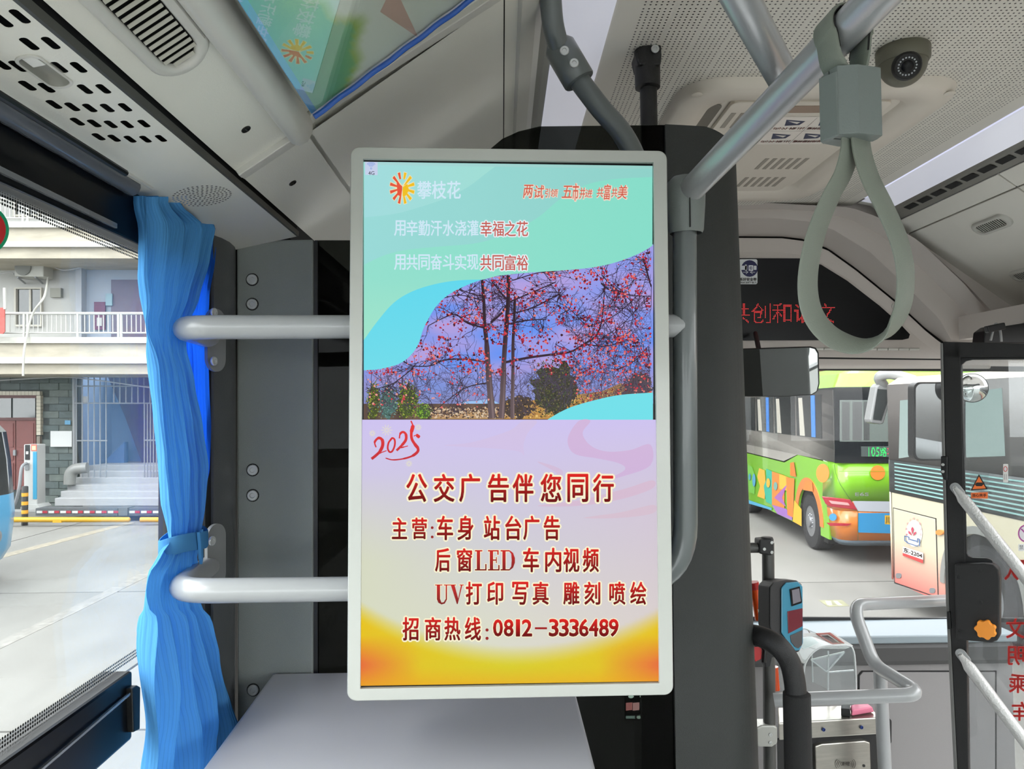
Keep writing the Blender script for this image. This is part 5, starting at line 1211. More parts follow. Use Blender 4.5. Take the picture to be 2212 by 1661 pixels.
# mirrors outside on our own bus
om = thing('exterior_mirror', 'tall rounded exterior mirror in black frame seen through windshield', 'mirror')
OM = Plane(PY(2020, 910, 3.3), (.0, -1, -.03)); oo = rrect(1974, 825, 2086, 995, 14)
obj('mirror_frame', B().prism([OM.pp(*p) for p in oo], -OM.n*.05), M_black, om, bev=.004)
obj('mirror_face', B().prism([OM.pp(2030+(x-2030)*.93, 910+(y-910)*.955)+OM.n*.001 for x, y in oo], -OM.n*.001), mm, om)
rm = thing('round_mirror', 'round convex exterior mirror seen through folding door glass', 'mirror')
rc = PY(2100, 838, 3.2); ra = Vector((-.3, -1, 0)).normalized()
obj('mirror_face', B().lathe(rc, ra, [(.060, 0), (.058, .004), (.045, .011), (.025, .017), (0, .019)], 32), mm, rm, smooth=60)
obj('mirror_back', B().lathe(rc, -ra, [(.062, -.002), (.062, .01), (.04, .03), (0, .035)], 32), M_black, rm, smooth=50)
INSIDE = set(MATS)
M_oprint = vmat('outdoor_artwork', rough=.5, scale=.60)  # outdoor prints darkened too, to offset the brighter sky
# ================================================================ OUTSIDE: ground
pv = struct('pavement')
rg = random.Random(5)
gm_ = []
for i in range(4):
    v = (143+rg.randint(-5, 5)); gm_.append(mat('concrete_%s' % 'abcd'[i], (v, v-1, v-6), .85, noise=.10, nscale=1.6+i*.3, bump=.3, bscale=30, stretch=(1, .35, 1)))
jy = [-26, -18, -10, -4, .6, 5.35, 9.4, 14.85]
for iy in range(len(jy)-1):
    for ix in range(9):
        xa = -24+ix*5.2; obj('concrete_slab', B().box((xa+.015, jy[iy]+.015, ZG-.15), (xa+5.185, jy[iy+1]-.015, ZG)), gm_[rg.randrange(4)], pv)
for ix in range(9): xa = -24+ix*5.2; obj('concrete_slab', B().box((xa+.015, 14.87, ZG-.15), (xa+5.185, 24, ZG-.002)), gm_[rg.randrange(4)], pv)
obj('joint_bed', B().box((-40, -40, ZG-.3), (60, 60, ZG-.02)), mat('joint_dark', (70, 68, 64), .9), pv)
GZ = ZP(ZG); GZ.n = Vector((0, 0, 1)); GZ.p = Vector((0, 0, ZG))
def gpaint(name, pts, col, noise=.25, z=.003):
    obj(name, B().prism([GZ.pp(*p)+Vector((0, 0, z)) for p in pts], (0, 0, -.004)), mat('paint_%d_%d_%d' % col, col, .8, noise=noise, nscale=14), pv)
gpaint('painted_line', [(-40, 1212), (-40, 1204), (0, 1199), (270, 1129), (292, 1129), (0, 1207)], (176, 168, 150))
gpaint('painted_line', [(-60, 1415), (0, 1385), (160, 1310), (310, 1236), (345, 1222), (345, 1236), (310, 1250), (160, 1325), (0, 1402), (-60, 1434)], (154, 152, 146))
gpaint('painted_patch', [(1769, 1297), (1818, 1296), (1835, 1309), (1788, 1311)], (160, 160, 130)); gpaint('painted_mark', [(1782, 1299), (1795, 1299), (1798, 1308), (1788, 1308)], (214, 210, 190), z=.006); gpaint('painted_mark', [(1800, 1299), (1808, 1299), (1820, 1308), (1810, 1308)], (214, 210, 190), z=.006)

# ================================================================ APARTMENT BUILDING on the left
FB = 16.8
apt = thing('apartment_building', 'pale plastered block with balconies, tiled ground floor and stairs seen through left window', 'building')
M_pl = mat('plaster_white', (206, 206, 202), .85, noise=.05, nscale=3); M_bei = mat('slab_beige', (196, 188, 170), .85, noise=.14, nscale=4, stretch=(.5, 1, 2))
M_lip = mat('slab_lip', (214, 212, 202), .8, noise=.12, nscale=10); M_gry = mat('gate_grey', (150, 154, 158), .5); M_railw = mat('balcony_rail', (206, 206, 200), .5)
def fs(name, pts, Y, th, m, par=None, bev=0): return obj(name, slab(pts, YP(Y), th), m, par or apt, bev=bev)
def fr_rect(x0, y0, x1, y1): return [(x0, y0), (x1, y0), (x1, y1), (x0, y1)]
def frect(name, x0, y0, x1, y1, Y, th, m, par=None, bev=0): return fs(name, fr_rect(x0, y0, x1, y1), Y, th, m, par, bev)
YBa = FB-1.35
frect('upper_wall', -300, 250, 1560, 810, FB, .25, M_pl)  # right-hand stretch is unseen, added for the green bus windows to reflect
frect('added_ground_wall', 500, 808, 1560, 1100, FB, .2, mat('far_grey_wall', (150, 150, 146), .8, noise=.3, nscale=1.2))  # unseen wall added as a reflection for the green bus side
frect('added_wall_return', 1550, 250, 1560, 1100, FB-1, 6, M_pl)
frect('column', 163, 560, 176, 735, FB-.25, .3, mat('plaster_grey', (184, 186, 190), .85))
for (y0, y1, m, dy) in ((478, 491, M_lip, -.08), (491, 521, M_bei, 0), (521, 533, M_lip, -.1), (533, 558, M_bei, 0), (728, 741, M_lip, -.08), (741, 771, M_bei, 0), (771, 785, M_lip, -.1), (785, 808, M_bei, 0), (250, 330, M_bei, 0)):
    frect('balcony_band', -300, y0, 1560, y1, YBa+dy, 1.55-dy, m)
def balcony_rail(yt, yb, posts, x0=-120, x1=345):
    r = B(); Y = YBa-.02
    obj('top_rail', B().tube([PY(x0, yt, Y), PY(x1, yt, Y)], .03, 8), M_railw, apt); obj('bottom_rail', B().tube([PY(x0, yb, Y), PY(x1, yb, Y)], .018, 6), M_railw, apt)
    base = None
    x = x0; me = None
    while x < x1:
        if me is None:
            o = obj('baluster', B().tube([PY(x, yt, Y), PY(x, yb, Y)], .011, 6), M_railw, apt); me = o.data; p00 = PY(x, yt, Y)
        else:
            o = bpy.data.objects.new('baluster', me); C.objects.link(o); o.parent = apt; o.location = PY(x, yt, Y)-p00
        x += 10.1
    for x in posts: obj('rail_post', B().tube([PY(x, yt, Y), PY(x, yb+14, Y)], .028, 8), M_railw, apt)
balcony_rail(677, 719, (-60, 52, 60, 168, 256, 262)); balcony_rail(430, 471, (-60, 50, 60, 168, 262))
M_pane = mat('far_window_glass', (60, 66, 66), .08, spec=1); M_fr = mat('window_frame_white', (212, 208, 196), .6)
def win(x0, y0, x1, y1, Y=FB, col=None):
    f = obj('window', B().ring_prism([YP(Y).pp(*p) for p in fr_rect(x0, y0, x1, y1)], [YP(Y).pp(*p) for p in fr_rect(x0+4, y0+3, x1-3, y1-4)], (0, -.08, 0)), M_fr, apt)
    xm = (x0+x1)/2
    obj('pane', slab(fr_rect(x0+4, y0+3, xm-2, y1-4), YP(Y-.02), .01), M_pane, f); obj('pane', slab(fr_rect(xm+2, y0+3, x1-3, y1-4), YP(Y-.02), .01), M_pane, f)
    obj('window_bar', slab(fr_rect(xm-2, y0+3, xm+2, y1-4), YP(Y-.05), .04), M_fr, f)
win(35, 622, 94, 706); win(32, 396, 88, 469)
for x in (520, 680, 840, 1000, 1160, 1320, 1470): win(x, 610, x+80, 706)  # unseen windows on the added facade stretch
frect('meter_box', 108, 622, 131, 642, FB-.1, .1, mat('box_grey', (160, 160, 150), .6))
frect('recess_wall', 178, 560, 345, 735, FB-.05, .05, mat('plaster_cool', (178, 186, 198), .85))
frect('brown_door', 240, 604, 320, 728, FB-.08, .04, mat('door_brown', (112, 96, 108), .6), bev=0)
frect('notice_board', 203, 652, 227, 712, FB-.12, .03, mat('notice_purple', (112, 50, 80), .6)); frect('notice_sheet', 209, 686, 220, 704, FB-.14, .01, M_pl); frect('notice_board', 228, 634, 242, 660, FB-.12, .03, mat('notice_green', (150, 180, 190), .6))
# ground floor
M_tile = [mat('slate_tile_'+k, c, .7, noise=.18, nscale=6, bump=.6, bscale=25) for k, c in (('a', (96, 108, 106)), ('b', (86, 100, 100)), ('c', (104, 114, 110)))]
frect('ground_wall', -300, 808, 168, 1100, FB+.05, .2, mat('mortar', (66, 74, 74), .9))
tb = {}
for r in range(19):
    y = 812+r*15.2; k = 0; x = -20+(r % 2)*21
    while x < 160:
        xa, xb = max(x, -20), min(x+42, 160)
        if not (xa < 84 and xb > 0 and y > 838 and y < 1072) or xa > 84:
            if xb > 88 or y < 838:
                xa2 = max(xa, 90) if y > 838 else xa
                if xb-xa2 > 5: obj('slate_tile', slab(fr_rect(xa2+.6, y+.6, xb-.6, y+14.6), YP(FB+.05-.03*rg.random()), .06), M_tile[rg.randrange(3)], apt)
        x += 42
frect('ceiling_shadow_beam', -300, 808, 345, 812, YBa+.4, .9, M_bei)
# door with cream tile surround
surround = mat('cream_tile', (206, 198, 178), .5)
for i in range(13): frect('surround_tile', -20+i*8.2, 845, -20+i*8.2+7.6, 853.5, FB-.05, .1, surround)
for i in range(11): frect('surround_tile', 78.5, 854.5+i*7.8, 87.5, 854.5+i*7.8+7.2, FB-.05, .1, surround)
frect('door_frame', -20, 853, 78, 860, FB, .05, mat('frame_maroon', (96, 52, 50), .6)); frect('transom_bar', -20, 902, 78, 908, FB-.01, .05, mat('frame_maroon', (0, 0, 0)))
for x0, x1 in ((-20, 24), (28, 76)): frect('transom_pane', x0, 860, x1, 902, FB+.03, .02, M_pane)
M_dr = mat('door_maroon', (128, 70, 66), .6, noise=.1)
for x0, x1 in ((-16, 33), (35, 77)):
    frect('door_leaf', x0, 908, x1, 1058, FB+.02, .05, M_dr)
    for y0, y1 in ((914, 966), (974, 994), (1000, 1050)): frect('door_panel', x0+5, y0, x1-5, y1, FB+.005, .02, M_dr)
frect('door_lock', 28, 972, 33, 984, FB-.03, .05, M_gry)
frect('jamb_stone', 79, 942, 86, 1060, FB-.03, .08, mat('jamb_brown', (140, 130, 120), .8))
frect('wall_notice', 109, 931, 155, 965, FB-.04, .01, mat('paper_white', (226, 228, 228), .7)); frect('number_plate', 140, 908, 152, 917, FB-.04, .01, mat('plate_blue', (90, 160, 200), .5))
# stairwell recess behind the grille
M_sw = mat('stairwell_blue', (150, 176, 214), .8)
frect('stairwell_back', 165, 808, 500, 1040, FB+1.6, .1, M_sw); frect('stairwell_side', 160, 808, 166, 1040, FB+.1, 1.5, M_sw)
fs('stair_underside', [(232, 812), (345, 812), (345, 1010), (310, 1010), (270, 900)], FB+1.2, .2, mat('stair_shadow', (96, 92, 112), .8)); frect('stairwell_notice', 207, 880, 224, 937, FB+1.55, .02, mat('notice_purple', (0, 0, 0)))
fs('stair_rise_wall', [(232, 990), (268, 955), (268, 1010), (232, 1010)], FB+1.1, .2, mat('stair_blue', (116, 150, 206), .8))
frect('lamp', 178, 856, 186, 872, FB-.1, .1, M_pl)
def bars(x0, x1, st, y0, y1, r=.014):
    me = None; x = x0
    while x <= x1:
        if me is None: o = obj('grille_bar', B().tube([PY(x, y0, FB-.15), PY(x, y1, FB-.15)], r, 6), M_gry, apt); me = o.data; p = PY(x, y0, FB-.15)
        else: o = bpy.data.objects.new('grille_bar', me); C.objects.link(o); o.parent = apt; o.location = PY(x, y0, FB-.15)-p
        x += st
bars(165, 232, 12.8, 812, 1031); bars(246, 345, 13, 812, 870); bars(312, 345, 6.5, 872, 1031)
for x0, x1, y in ((162, 345, 871), (162, 345, 834), (165, 232, 952), (312, 345, 951)): obj('grille_rail', B().tube([PY(x0, y, FB-.15), PY(x1, y, FB-.15)], .016, 6), M_gry, apt)
obj('wall_pipe', B().tube([PY(160, 812, FB-.1), PY(161, 1031, FB-.1)], .035, 8), M_gry, apt)
# steps
M_st = mat('step_concrete', (178, 180, 182), .8, noise=.04)
for i, (x0, y0, y1) in enumerate(((192, 1005, 1018), (172, 1018, 1032), (158, 1032, 1047), (145, 1047, 1061), (131, 1061, 1076), (118, 1076, 1093))):
    Y = FB+.35-.30*i+.0; xr = 420
    frect('step', x0, y0, xr, y1, Y, 2.2, M_st if True else None, bev=.012)
pi_ = B().tube(fillet([PY(189, 1010, FB-.55), PY(152, 1014, FB-.6), PY(150, 1046, FB-.6)], .18, 8), .115, 14); obj('drain_pipe', pi_, mat('pipe_grey', (150, 152, 150), .45), apt, smooth=60)
# air conditioner on the wall
acu = thing('air_conditioner', 'white outdoor air conditioner unit hung below upper balcony', 'air conditioner')
YA = FB-.50
obj('case', slab([(31, 560), (94, 560), (94, 598), (31, 597)], YP(YA), .36), mat('ac_white', (196, 196, 188), .5), acu, bev=.02); 
cA_ = PY(50, 578, YA-.01); obj('fan_grille', B().lathe(cA_, (0, -1, 0), [(.17, 0), (.17, .02), (.15, .03), (.05, .03), (0, .03)], 24), mat('fan_grey', (130, 132, 126), .6), acu, smooth=30)
obj('label', slab(fr_rect(75, 560, 87, 564), YP(YA-.01), .01), mat('plate_blue', (0, 0, 0)), acu)
for x in (46, 84): obj('bracket', B().tube([PY(x-8, 599, YA), PY(x+8, 612, FB-.03)], .02, 6), M_gry, acu); obj('bracket', B().tube([PY(x-4, 600, YA+.3), PY(x+10, 600, FB-.02)], .02, 6), M_gry, acu)
wc = thing('hanging_cable', 'white cable hanging from the air conditioner down past two balconies', 'cable')
obj('cable', B().tube(spline([PY(104, 600, YA), PY(96, 640, YBa-.1), PY(72, 675, YBa-.12), PY(60, 715, YBa-.12), PY(52, 760, YBa-.2), PY(50, 812, YBa-.2)], 6), .022, 6), mat('cable_white', (214, 214, 206), .5), wc, smooth=60)
for (P, nm2, lab) in ((([(-20, 596), (20, 588), (30, 592)]), 'wire', 'thin grey wire sagging left of the air conditioner'), (([(112, 575), (135, 583), (165, 580), (200, 572), (250, 576), (345, 570)]), 'wire', 'grey wire bundle running right from the air conditioner along balcony soffit'), (([(-20, 823), (60, 818), (140, 815), (200, 820), (330, 838)]), 'wire', 'pale sagging wire across the dark ground floor wall')):
    t = thing('overhead_wire', lab, 'wire'); obj(nm2, B().tube(spline([PY(x, y, FB-.3) for x, y in P], 5), .014, 6), mat('wire_grey', (0, 0, 0)), t, smooth=60)
pl_ = thing('red_banner', 'red banner on white pole at left edge of the balcony', 'banner'); obj('cloth', slab([(-40, 668), (10, 664), (10, 716), (6, 721), (-40, 716)], YP(YBa-.3), .02), mat('banner_red', (214, 92, 84), .7), pl_); obj('pole', B().tube([PY(10, 622, YBa-.3), PY(11, 668, YBa-.3)], .03, 8), M_railw, pl_)
# kerb board with red and white blocks, planter, yellow pipes
def kerb(x0, x1, lab):
    t = thing('striped_kerb', lab, 'kerb'); Y = 15.35
    frect('board', x0, 1098, x1, 1114, Y, .3, mat('kerb_grey', (96, 100, 104), .7), t)
    x = x0+2; i = 0
    while x < x1-6: frect('marker', x, 1103.5, x+(10 if i % 2 else 12), 1108.5, Y-.01, .01, mat('marker_red', (190, 50, 70), .5) if i % 2 else mat('marker_white', (226, 226, 224), .5), t); x += 12.8; i += 1
kerb(77, 254, 'grey kerb with red and white blocks before the stairs'); kerb(277, 420, 'short grey kerb with red and white blocks beside the curtain')
pl2 = thing('kerb_block', 'dark grey concrete block between the two striped kerbs', 'block'); frect('block', 255.5, 1097, 275, 1114, 15.3, .3, mat('block_dark', (110, 114, 116), .8), pl2)
for x0, x1, lab in ((20, 281, 'long yellow pipe barrier lying on the ground'), (304, 420, 'short yellow pipe barrier partly behind curtain')):
    t = thing('yellow_barrier', lab, 'barrier'); M_y = mat('barrier_yellow', (232, 180, 30), .5, noise=.08); Y = 14.8
    b = B().tube([PY(x0-(60 if x0 == 20 else 0), 1122.5, Y), PY(x1-3, 1122.5, Y), PY(x1, 1122.5, Y)], 0, 14, rs=[.05, .05, .03]); obj('pipe', b, M_y, t, smooth=60)
    obj('foot', slab([(x0+95, 1122), (x0+110, 1122), (x0+113, 1129), (x0+93, 1129)], YP(Y-.05), .1), M_y, t)
def bollard(x0, x1, y0, y1, Y, lab):
    t = thing('bollard', lab, 'bollard', group=None); xm = (x0+x1)/2; a, b_ = PY(xm, y1, Y), PY(xm, y0, Y); a.z = ZG; r = (PY(x1, y1, Y)-PY(x0, y1, Y)).length/2; H = b_.z-a.z
    obj('post', B().lathe(a, (0, 0, 1), [(r, 0), (r, H-.02), (r*.8, H)], 14), M_blk, t, smooth=40)
    for k in (.30, .52, .74): obj('band', B().lathe(a+Vector((0, 0, H*k)), (0, 0, 1), [(r*1.03, 0), (r*1.03, H*.09)], 14), mat('band_yellow', (250, 180, 40), .5), t)
bollard(47, 60, 1050, 1116, 15.0, 'black bollard with yellow bands in front of the charger'); bollard(14, 25, 1049, 1112, 15.3, 'black bollard with yellow bands beside the blue bus')
ch_ = thing('charging_station', 'white and blue vehicle charging post with grey hose beside maroon door', 'charger'); Yc_ = 15.7
frect('case', 51, 960, 80, 1092, Yc_, .3, mat('charger_white', (206, 208, 206), .4), ch_, bev=.02); frect('screen_panel', 54, 961, 64, 993, Yc_-.01, .02, M_black, ch_); frect('blue_strip', 71, 976, 79, 1078, Yc_-.01, .02, mat('charger_blue', (60, 160, 200), .4), ch_)
frect('warning_label', 67, 960, 79, 974, Yc_-.012, .01, mat('label_red', (220, 110, 100), .5), ch_); frect('label_face', 69, 963, 77, 972, Yc_-.014, .01, mat('label_cream', (240, 230, 170), .5), ch_); frect('socket', 53, 1000, 62, 1015, Yc_-.02, .03, M_gry, ch_)
fs('base', [(44, 1096), (50, 1090), (80, 1090), (86, 1096), (86, 1100), (44, 1100)], Yc_-.1, .4, mat('charger_white', (0, 0, 0)), ch_)
frect('display', 56, 975, 61, 981, Yc_-.012, .01, mat('marker_white', (0, 0, 0)), ch_)
obj('hose', B().tube(spline([PY(58, 1000, Yc_-.05), PY(47, 1010, Yc_-.15), PY(42, 1050, Yc_-.2), PY(34, 1085, Yc_-.2), PY(24, 1102, Yc_-.2)], 6), .03, 8), M_gry, ch_, smooth=60)
wd = thing('weed', 'small green weed growing at the foot of the stairs', 'plant')
for i in range(12):
    a = PY(137+rg.uniform(-3, 3), 1097, 15.85); d = Vector((rg.uniform(-.12, .12), rg.uniform(-.05, .05), rg.uniform(.1, .22))); s_ = d.cross(Vector((0, 1, 0))).normalized()*.015
    obj('leaf', B().add([a, a+d*.5+s_, a+d, a+d*.5-s_], [(0, 1, 2, 3)]), mat('weed_green', (110, 140, 70), .6), wd, recalc=False)
# round sticker on our own side window
rs_ = thing('round_window_sticker', 'large red round sticker with green rim at left edge of window', 'sticker')
SP2 = XP(GX+.004); cS = Canvas(SP2); cS.poly(circ(-34, 497, 53, 54, 40), (20, 160, 110)); cS.poly(circ(-36, 497, 48, 47, 40), (206, 40, 40)); cS.build('sticker_print', M_print, rs_)
# ================================================================ BUSES outside
M_tyre = mat('tyre', (44, 44, 46), .8, bump=.4, bscale=60); M_hub = mat('wheel_steel', (176, 178, 182), .35, metal=.6); M_bglass = mat('bus_glass', (26, 32, 36), .12, spec=.35)
def wheel(c, ax, r, par, w=.26):
    c = Vector(c); ax = Vector(ax).normalized()
    o = obj('tyre', B().lathe(c, ax, [(r*.55, 0), (r*.62, .01), (r*.94, .0), (r, -.03), (r, -w+.03), (r*.94, -w), (r*.5, -w)], 40, cap=False), M_tyre, par, smooth=40)
    h = obj('wheel_hub', B().lathe(c, ax, [(r*.60, -.005), (r*.56, -.02), (r*.50, -.045), (r*.30, -.06), (r*.22, -.02), (r*.20, .03), (r*.12, .04), (0, .04)], 32), M_hub, par, smooth=30)
    u = ax.orthogonal().normalized(); v = ax.cross(u)
    for i in range(10):
        a = 2*math.pi*i/10; q = c+(u*math.cos(a)+v*math.sin(a))*r*.25-ax*.045; obj('wheel_nut', B().lathe(q, ax, [(.016, 0), (.016, .04), (.008, .055)], 6), M_hub, h)
    for i in range(8):
        a = 2*math.pi*(i+.5)/8; q = c+(u*math.cos(a)+v*math.sin(a))*r*.40-ax*.038; obj('hub_hole', B().lathe(q, ax, [(.034, 0), (.034, .006)], 12), M_dark, h)
# ---- green decorated bus
gb = thing('green_bus', 'green city bus with colourful side artwork and orange dots seen through windshield', 'bus')
CW = Vector((4.56, 10.3, 0)); sd = Vector((.077, 1, 0)).normalized(); rdv = Vector((1, -.077, 0)).normalized()
GS = Plane(CW, -rdv); GR = Plane(CW, -sd)
def gpt(a, b, z): return CW+rdv*a+sd*b+Vector((0, 0, z))     # a across, b forward
ztop = .52; zb_ = -1.93
M_grn = mat('bus_green', (138, 212, 36), .3, coat=.5)
def gprof(z0, z1, rc=.14, ins=0): # rounded rear corner footprint
    pts = []
    for k in range(9): a = math.pi/2*k/8; pts.append((ins+rc-rc*math.cos(a), ins+rc-rc*math.sin(a)))
    pts = pts+[(2.3-ins, ins), (2.3-ins, 7.5), (ins, 7.5)]; return pts
def gbody(name, z0, z1, m, ins=0, ins1=None, rc=.14, cap=True):
    p = gprof(z0, z1, rc, ins); q = gprof(z0, z1, rc, ins if ins1 is None else ins1); b = B(); n_ = len(p)
    b.grid([[gpt(x, y, z0) for x, y in p+p[:1]], [gpt(x, y, z1) for x, y in q+q[:1]]])
    if cap: b.add([gpt(x, y, z1) for x, y in q], [tuple(range(n_))]); b.add([gpt(x, y, z0) for x, y in p], [tuple(range(n_))])
    return obj(name, b, m, gb, smooth=40)
zwin = GR.pp(1830, 836).z; zw0 = GR.pp(1830, 1000).z
zsk = zb_
# lower body split around the rear wheel arch
def gside(pts, m, th=.03, name='panel', z=0): return obj(name, B().prism([GS.pp(*p)+GS.n*z for p in pts], -GS.n*th), m, gb)
gbody('body_core', zb_+.35, zwin-.02, M_dark, ins=.05)
gbody('roof', zwin, ztop-.10, M_grn, 0, .10); gbody('roof_top', ztop-.10, ztop, M_grn, .10, .38)
gbody('window_band', zw0, zwin, M_bglass, .004)
# rear corner + rear face lower shell (front part of side made of panels with the arch cut out)
def rear_shell(name, z0, z1, m, b1=.45, ins=0, ins1=0, rc=.16):
    p = [(ins, b1)]+[(ins+rc-rc*math.cos(a), ins+rc-rc*math.sin(a)) for a in [math.pi/2*k/8 for k in range(9)]]+[(2.3, ins)]
    q = [(ins1, b1)]+[(ins1+rc-rc*math.cos(a), ins1+rc-rc*math.sin(a)) for a in [math.pi/2*k/8 for k in range(9)]]+[(2.3, ins1)]
    return obj(name, B().grid([[gpt(x, y, z0) for x, y in p], [gpt(x, y, z1) for x, y in q]]), m, gb, smooth=50, solid=.02)
z1000, z1085, z1110, z1170 = zw0, GR.pp(1860, 1083).z, GR.pp(1860, 1104).z, GR.pp(1850, 1168).z
rear_shell('rear_panel', z1085, z1000, M_grn, .62, 0, .02); rear_shell('rear_bumper', z1170, z1110, mat('bus_orange', (240, 138, 50), .35, coat=.4), .45, .03, 0)
rear_shell('rear_bumper_top', z1110, z1085, mat('bus_orange', (0, 0, 0)), .45); rear_shell('bumper_skirt', zb_, z1170, mat('skirt_grey', (110, 126, 138), .5), .4, .08, .03)
wy = 1.28
WC = gpt(.02, wy, ZG+.42)
N2 = 20
def arch_pts(R): return [(wy-R*math.cos(math.pi*k/N2), ZG+.42+R*math.sin(math.pi*k/N2)) for k in range(N2+1)]
def side_poly(name, yz, m, z=0, th=.03): return obj(name, B().prism([gpt(0, y, zz)-rdv*z for y, zz in yz], rdv*th), m, gb)
ar = [(y, z) for y, z in arch_pts(.52) if z >= zb_-.4]
zu = z1000
ybreak = 1.9
side_poly('side_panel', [(.40, zu-.02), (.40, zb_+.02), (wy-.52, zb_+.02)]+[(y, max(z, zb_+.02)) for y, z in ar]+[(wy+.52, zb_+.02), (7.5, zb_+.02), (7.5, -.98), (2.5, -.98), (1.75, zu)], M_grn)
side_poly('grey_window_panel', [(1.80, zu), (2.55, -.96), (7.5, -.96), (7.5, zwin-.03), (.14, zwin-.03), (.14, zu)], mat('side_grey_gloss', (196, 190, 182), .12, coat=1), z=-.004)
wl1 = struct if 0 else None
for k in range(5):
    y0 = .62+k*1.25; side_poly('side_window', [(y0, -.50), (y0+1.15, -.50), (y0+1.15, .14), (y0, .14)], M_bglass, z=.004, th=.01)
    if k in (0, 2): side_poly('window_curtain', [(y0+.25, -.49), (y0+.42, -.49), (y0+.42, .13), (y0+.25, .13)], mat('far_curtain_blue', (50, 130, 220), .7), z=.012, th=.006)
    side_poly('curtain_panel', [(y0+.75, -.49), (y0+.98, -.49), (y0+1.02, .10), (y0+.85, .10)], mat('far_curtain_cream', (200, 196, 184), .7), z=.010, th=.006)
obj('wheel_well', B().prism([gpt(.1, y, z) for y, z in arch_pts(.54)+[(wy+.54, zb_-.1), (wy-.54, zb_-.1)]], rdv*.5), M_dark, gb)
arc = B().ring_prism([gpt(0, y, z)-rdv*.006 for y, z in arch_pts(.62)], [gpt(0, y, z)-rdv*.006 for y, z in arch_pts(.52)], rdv*.01)
ab = B(); a1, a2 = arch_pts(.66), arch_pts(.52); ab.grid([[gpt(0, y, z)-rdv*.006 for y, z in a1], [gpt(0, y, z)-rdv*.006 for y, z in a2]]); obj('arch_trim', ab, mat('bus_orange', (0, 0, 0)), gb, solid=.01)
wheel(WC, -rdv, .42, gb); wheel(gpt(.02, 5.3, ZG+.42), -rdv, .42, gb)
# painted artwork on the side
gsc = Canvas(Plane(CW-rdv*.008, -rdv), base=.001, step=1e-3)
art = [([(1613, 1003), (1625, 1008), (1632, 1030), (1630, 1068), (1618, 1062), (1614, 1040)], (120, 200, 70)), ([(1640, 1011), (1652, 1016), (1654, 1040), (1652, 1078), (1636, 1072), (1642, 1050), (1636, 1030)], (250, 190, 70)), ([(1655, 1012), (1668, 1018), (1668, 1090), (1655, 1084), (1650, 1050), (1656, 1035)], (60, 190, 160)), ([(1668, 1018), (1695, 1027), (1695, 1098), (1668, 1090)], (246, 144, 60)), ([(1684, 1024), (1702, 1030), (1702, 1060), (1684, 1056)], (252, 196, 70)), ([(1673, 1075), (1702, 1045), (1690, 1075), (1699, 1095)], (178, 110, 190)), ([(1668, 1090), (1699, 1099), (1712, 1112), (1712, 1124), (1680, 1110)], (170, 120, 200)), ([(1699, 1030), (1717, 1034), (1714, 1118), (1702, 1112)], (246, 140, 60)), ([(1708, 1000), (1716, 998), (1718, 1012), (1721, 1030), (1708, 1027)], (250, 130, 50)), ([(1613, 1078), (1668, 1097), (1668, 1102), (1613, 1086)], (90, 180, 220)), ([(1717, 1080), (1733, 1100), (1733, 1137), (1714, 1126)], (246, 190, 50)), ([(1740, 1038), (1756, 1040), (1758, 1062), (1736, 1058)], (246, 140, 60))]
for p, c in art: gsc.poly(p, c)
for x, y, rx, ry, c in ((1630, 1037, 3.5, 14, (90, 170, 210)), (1661, 1043, 4, 10, (250, 190, 60)), (1677, 1050, 4, 9, (130, 180, 170)), (1621, 1030, 2.5, 7, (70, 160, 190))): gsc.poly(circ(x, y, rx, ry), c)
gsc.build('side_artwork', M_oprint, gb)
# rear face details
GR2 = Plane(CW-sd*.012, -sd); gr = Canvas(GR2, base=.002, step=1e-3)
gr.poly(circ(1896, 1021, 16, 16), (250, 146, 50)); 
gr.poly([(1853, 1108), (1925, 1108), (1925, 1152), (1853, 1150)], (40, 150, 210)); gr.poly([(1842, 1082), (1925, 1083), (1925, 1106), (1852, 1104)], (190, 196, 206)); gr.poly([(1911, 1113), (1925, 1113), (1925, 1133), (1911, 1132)], (240, 190, 50)); gr.text('川', 1913, 1116, 1922, 1131, (30, 26, 20), off=.02)
gr.text('E6S', 1847, 1064, 1876, 1071, (206, 210, 206), off=.02)
gr.strokes([([(1802, 1003), (1804, 1020), (1814, 1045), (1830, 1070), (1853, 1104), (1853, 1168)], 1)], (70, 100, 60)); gr.strokes([([(1812, 1018), (1925, 1018)], .8)], (116, 190, 40))
gr.build('rear_artwork', M_oprint, gb)
dd_ = Canvas(Plane(CW+Vector((0, 0, 0)), (-.75, -.66, 0)), base=.0, step=1e-3)
CPn = Plane(gpt(.04, .04, 0)-(rdv+sd).normalized()*.02, -(rdv*1.0+sd*.9))
obj('corner_dot', slab(circ(1777, 1022, 14, 20), CPn, .01), mat('dot_orange', (250, 146, 50), .35, coat=.3), gb); obj('corner_dot', slab(circ(1799, 1117, 8, 8), CPn, .01), mat('dot_blue', (60, 150, 200), .35, coat=.3), gb)
tl_ = obj('tail_lamp', slab([(1775, 1072), (1838, 1079), (1853, 1102), (1790, 1094), (1783, 1088)], Plane(gpt(.16, .0, 0)-sd*.02, -(rdv*.25+sd)), .04), mat('tail_red', (186, 40, 60), .15, coat=1), gb, bev=.01)
obj('lamp_core', slab([(1790, 1081), (1832, 1086), (1836, 1092), (1796, 1088)], Plane(gpt(.16, .0, 0)-sd*.03, -(rdv*.25+sd)), .01), mat('tail_core', (230, 170, 170), .2), tl_)
obj('reflector', slab([(1785, 1129), (1840, 1131), (1830, 1136), (1793, 1136)], Plane(gpt(.16, .0, 0)-sd*.02, -(rdv*.2+sd)), .01), mat('tail_red', (0, 0, 0)), gb)
obj('rear_window', slab([(1803, 836), (1950, 836), (1950, 1000), (1803, 1000)], Plane(CW-sd*.006, -sd), .008), M_bglass, gb)
